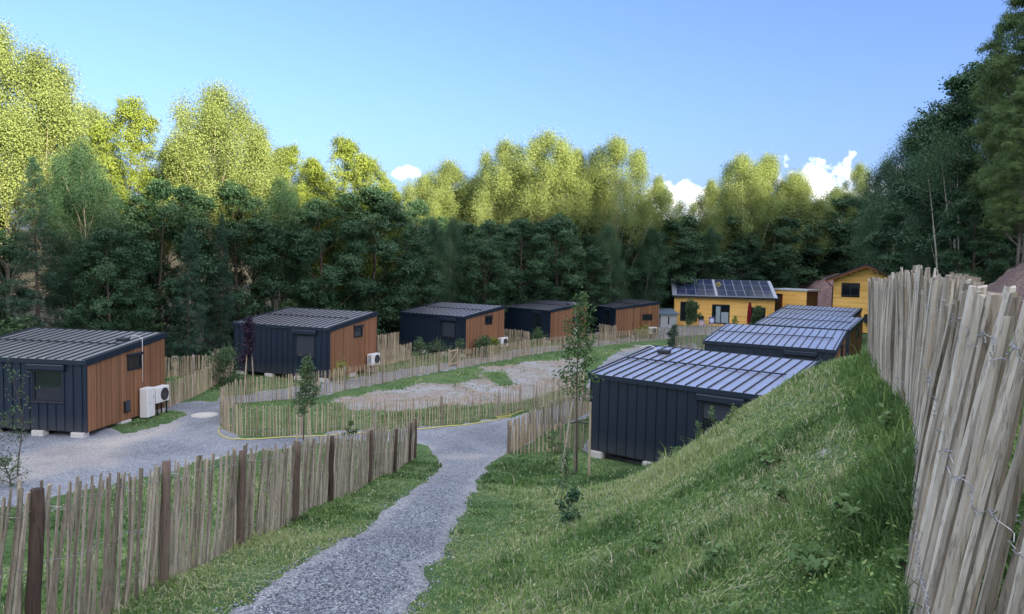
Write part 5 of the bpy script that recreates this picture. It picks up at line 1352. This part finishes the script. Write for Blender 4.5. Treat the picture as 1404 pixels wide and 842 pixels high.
sapling('bush', 1078, 478, 1.6, .2, .9, 'shrub', 'wispy bush before the second sunken cabin', 16, 5, 10, (.05, .035), cat='bush', D=31.5, elev=(25, 75), sig=.12)
sapling('bush', 24, 652, 3.0, .16, .95, 'shrub', 'straggly shrub with thin bare stems before the gravel yard cabin', 13, 4, 5, (.034, .024), cat='bush', elev=(48, 78), wob=.3, tr=.02, sig=.05)
sapling('bush', -12, 660, 2.2, .05, 1.0, 'shrub', 'bushier straggly shrub cut by the picture edge at the gravel yard', 18, 5, 9, (.036, .025), cat='bush', elev=(30, 70), wob=.2, tr=.02, sig=.08)
sapling('bush', 14, 668, .75, .02, .6, 'shrub', 'low green tuft at the foot of the straggly shrub', 16, 5, 12, (.03, .02), cat='bush', elev=(20, 70), sig=.06)
sapling('weed', 475, 613, .85, .1, .3, 'sapling', 'leafy weed standing up behind the end of the dark post fence', 8, 4, 8, (.05, .035), cat='weed', elev=(35, 70), tr=.008, sig=.04)
sapling('weed', 777, 722, .55, .0, .24, 'broad', 'dark leafy weed on the lawn below the staked feathery tree', 12, 4, 9, (.034, .026), cat='weed', elev=(30, 70), tr=.006, sig=.035)
sapling('weed', 768, 700, .95, .3, .36, 'shrub', 'thin branching weed behind the dark leafy weed', 8, 4, 5, (.03, .022), cat='weed', elev=(30, 65), tr=.006, sig=.035)
sapling('weed', 758, 640, 1.05, .35, .36, 'sapling', 'tall weed with pale leaves beside the open lawn fence', 9, 4, 6, (.04, .026), cat='weed', elev=(20, 60), tr=.007, sig=.04)
for px, py, H, lab in ((912, 640, .62, 'upright weed stalk at the toe of the slope by the sunken cabin'), (905, 637, .4, 'short weed stalk beside the upright one at the toe of the slope'), (952, 612, .7, 'tall flowering stalk below the half lowered shutter'), (984, 590, .55, 'bent dry stalk on the slope by the half lowered shutter'), (994, 586, .6, 'straight dry stalk on the slope by the half lowered shutter')):
    sapling('weed', px, py, H * .7, .3, .09, 'weed', lab, 8, 3, 3, (.018, .010), cat='weed', elev=(45, 75), tr=.006, sig=.02, wob=.1)
for i, (px, py, H) in enumerate(((1252, 700, .34), (1250, 640, .42), (1240, 800, .30), (1190, 740, .28), (1120, 800, .24), (1085, 700, .26), (980, 790, .22), (1060, 640, .24), (900, 760, .22), (1225, 600, .45))):
    sapling('weed', px, py, H * .55, .0, .12, 'weed', 'leafy weed in the grass of the embankment', 8, 3, 5, (.028, .020), cat='weed', elev=(20, 70), tr=.004, sig=.025).__setitem__('group', 'leafy weeds on the embankment')

# ------------------------------------------------------------------ sky, sun
SUN_EL = R(13)
w = bpy.data.worlds.new('World'); sc.world = w; w.use_nodes = True; nt = w.node_tree; nt.nodes.clear()
def N(typ, **kw):
    x = nt.nodes.new(typ)
    for k, v in kw.items(): setattr(x, k, v)
    return x
def Mth(op, a, b=0., clamp=False):
    x = N('ShaderNodeMath', operation=op, use_clamp=clamp)
    for s_, v in ((x.inputs[0], a), (x.inputs[1], b)):
        if hasattr(v, 'is_linked'): nt.links.new(v, s_)
        else: s_.default_value = v
    return x.outputs[0]
sky = N('ShaderNodeTexSky', sky_type='NISHITA', sun_disc=False); sky.sun_elevation = SUN_EL
sky.sun_rotation = math.atan2(SUN_AZ[0], SUN_AZ[1]); sky.altitude = 300; sky.air_density = 1.0; sky.dust_density = 4.0; sky.ozone_density = 4.5
tc = N('ShaderNodeTexCoord'); sx = N('ShaderNodeSeparateXYZ'); nt.links.new(tc.outputs['Generated'], sx.inputs[0])
azn = Mth('ARCTAN2', sx.outputs[0], sx.outputs[1]); eln = Mth('ARCSINE', sx.outputs[2])
no = N('ShaderNodeTexNoise'); no.inputs['Scale'].default_value = 26; no.inputs['Detail'].default_value = 8; no.inputs['Roughness'].default_value = .58; nt.links.new(tc.outputs['Generated'], no.inputs['Vector'])
no2 = N('ShaderNodeTexNoise'); no2.inputs['Scale'].default_value = 60; no2.inputs['Detail'].default_value = 5; nt.links.new(tc.outputs['Generated'], no2.inputs['Vector'])
mask = None
for px, py, wa, we in ((1120, 262, 6.2, 3.0), (1180, 250, 4.2, 2.2), (556, 240, 1.5, .8), (930, 285, 4.8, 2.3), ):
    d = ray(px, py); a0, e0_ = math.atan2(d[0], d[1]), math.asin(d[2] / np.linalg.norm(d))
    f = Mth('ADD', Mth('POWER', Mth('ABSOLUTE', Mth('DIVIDE', Mth('SUBTRACT', azn, a0), R(wa))), 2.), Mth('POWER', Mth('ABSOLUTE', Mth('DIVIDE', Mth('SUBTRACT', eln, e0_), R(we))), 2.))
    f = Mth('SUBTRACT', 1.0, f)
    mask = f if mask is None else Mth('MAXIMUM', mask, f)
cl_ = Mth('ADD', Mth('MAXIMUM', mask, -1.5), Mth('MULTIPLY', Mth('SUBTRACT', no.outputs['Fac'], .5), 5.2))
cl_ = Mth('MULTIPLY', Mth('SUBTRACT', cl_, .45), 1.0, True)
# unseen bright cloud overhead and behind the camera, added to brighten the shaded ground
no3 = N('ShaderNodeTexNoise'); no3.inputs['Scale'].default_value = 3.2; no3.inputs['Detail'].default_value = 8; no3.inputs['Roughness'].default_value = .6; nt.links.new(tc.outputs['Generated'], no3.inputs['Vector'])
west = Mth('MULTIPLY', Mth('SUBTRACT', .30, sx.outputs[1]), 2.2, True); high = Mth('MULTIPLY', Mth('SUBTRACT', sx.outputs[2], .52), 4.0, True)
fill_cloud = Mth('MULTIPLY', Mth('MULTIPLY', Mth('SUBTRACT', no3.outputs['Fac'], .425), 7.0, True), Mth('MAXIMUM', west, high))
cl_ = Mth('MAXIMUM', cl_, fill_cloud)
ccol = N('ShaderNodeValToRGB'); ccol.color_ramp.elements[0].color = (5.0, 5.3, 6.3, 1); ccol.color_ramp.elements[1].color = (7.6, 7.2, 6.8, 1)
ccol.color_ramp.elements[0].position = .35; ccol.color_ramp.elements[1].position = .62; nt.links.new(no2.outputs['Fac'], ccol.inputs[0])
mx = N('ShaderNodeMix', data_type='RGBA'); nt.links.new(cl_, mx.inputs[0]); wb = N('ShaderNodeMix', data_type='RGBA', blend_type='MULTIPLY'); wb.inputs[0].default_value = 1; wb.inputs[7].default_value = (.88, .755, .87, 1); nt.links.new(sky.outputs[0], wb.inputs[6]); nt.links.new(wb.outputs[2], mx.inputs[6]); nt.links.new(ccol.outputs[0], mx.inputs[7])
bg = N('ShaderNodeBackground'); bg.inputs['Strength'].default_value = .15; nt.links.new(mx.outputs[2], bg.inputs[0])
wo = N('ShaderNodeOutputWorld'); nt.links.new(bg.outputs[0], wo.inputs[0])
sl = bpy.data.lights.new('sun', 'SUN'); sl.energy = 5.0; sl.angle = R(.55); sl.color = (1.0, .83, .55)
so = bpy.data.objects.new('sun', sl); COL.objects.link(so)
S = Vector((SUN_AZ[0] * math.cos(SUN_EL), SUN_AZ[1] * math.cos(SUN_EL), math.sin(SUN_EL)))
so.rotation_euler = (-S).to_track_quat('-Z', 'Y').to_euler(); so.location = (30, -40, 60)
sc.view_settings.view_transform = 'Standard'; sc.view_settings.look = 'None'; sc.view_settings.exposure = 1.66; sc.view_settings.gamma = 1
sc.view_settings.use_curve_mapping = False
sc.cycles.max_bounces = 5; sc.cycles.diffuse_bounces = 3; sc.cycles.glossy_bounces = 2; sc.cycles.transmission_bounces = 2
sc.cycles.caustics_reflective = False; sc.cycles.caustics_refractive = False
sc.cycles.use_denoising = True; sc.cycles.denoising_prefilter = 'ACCURATE'
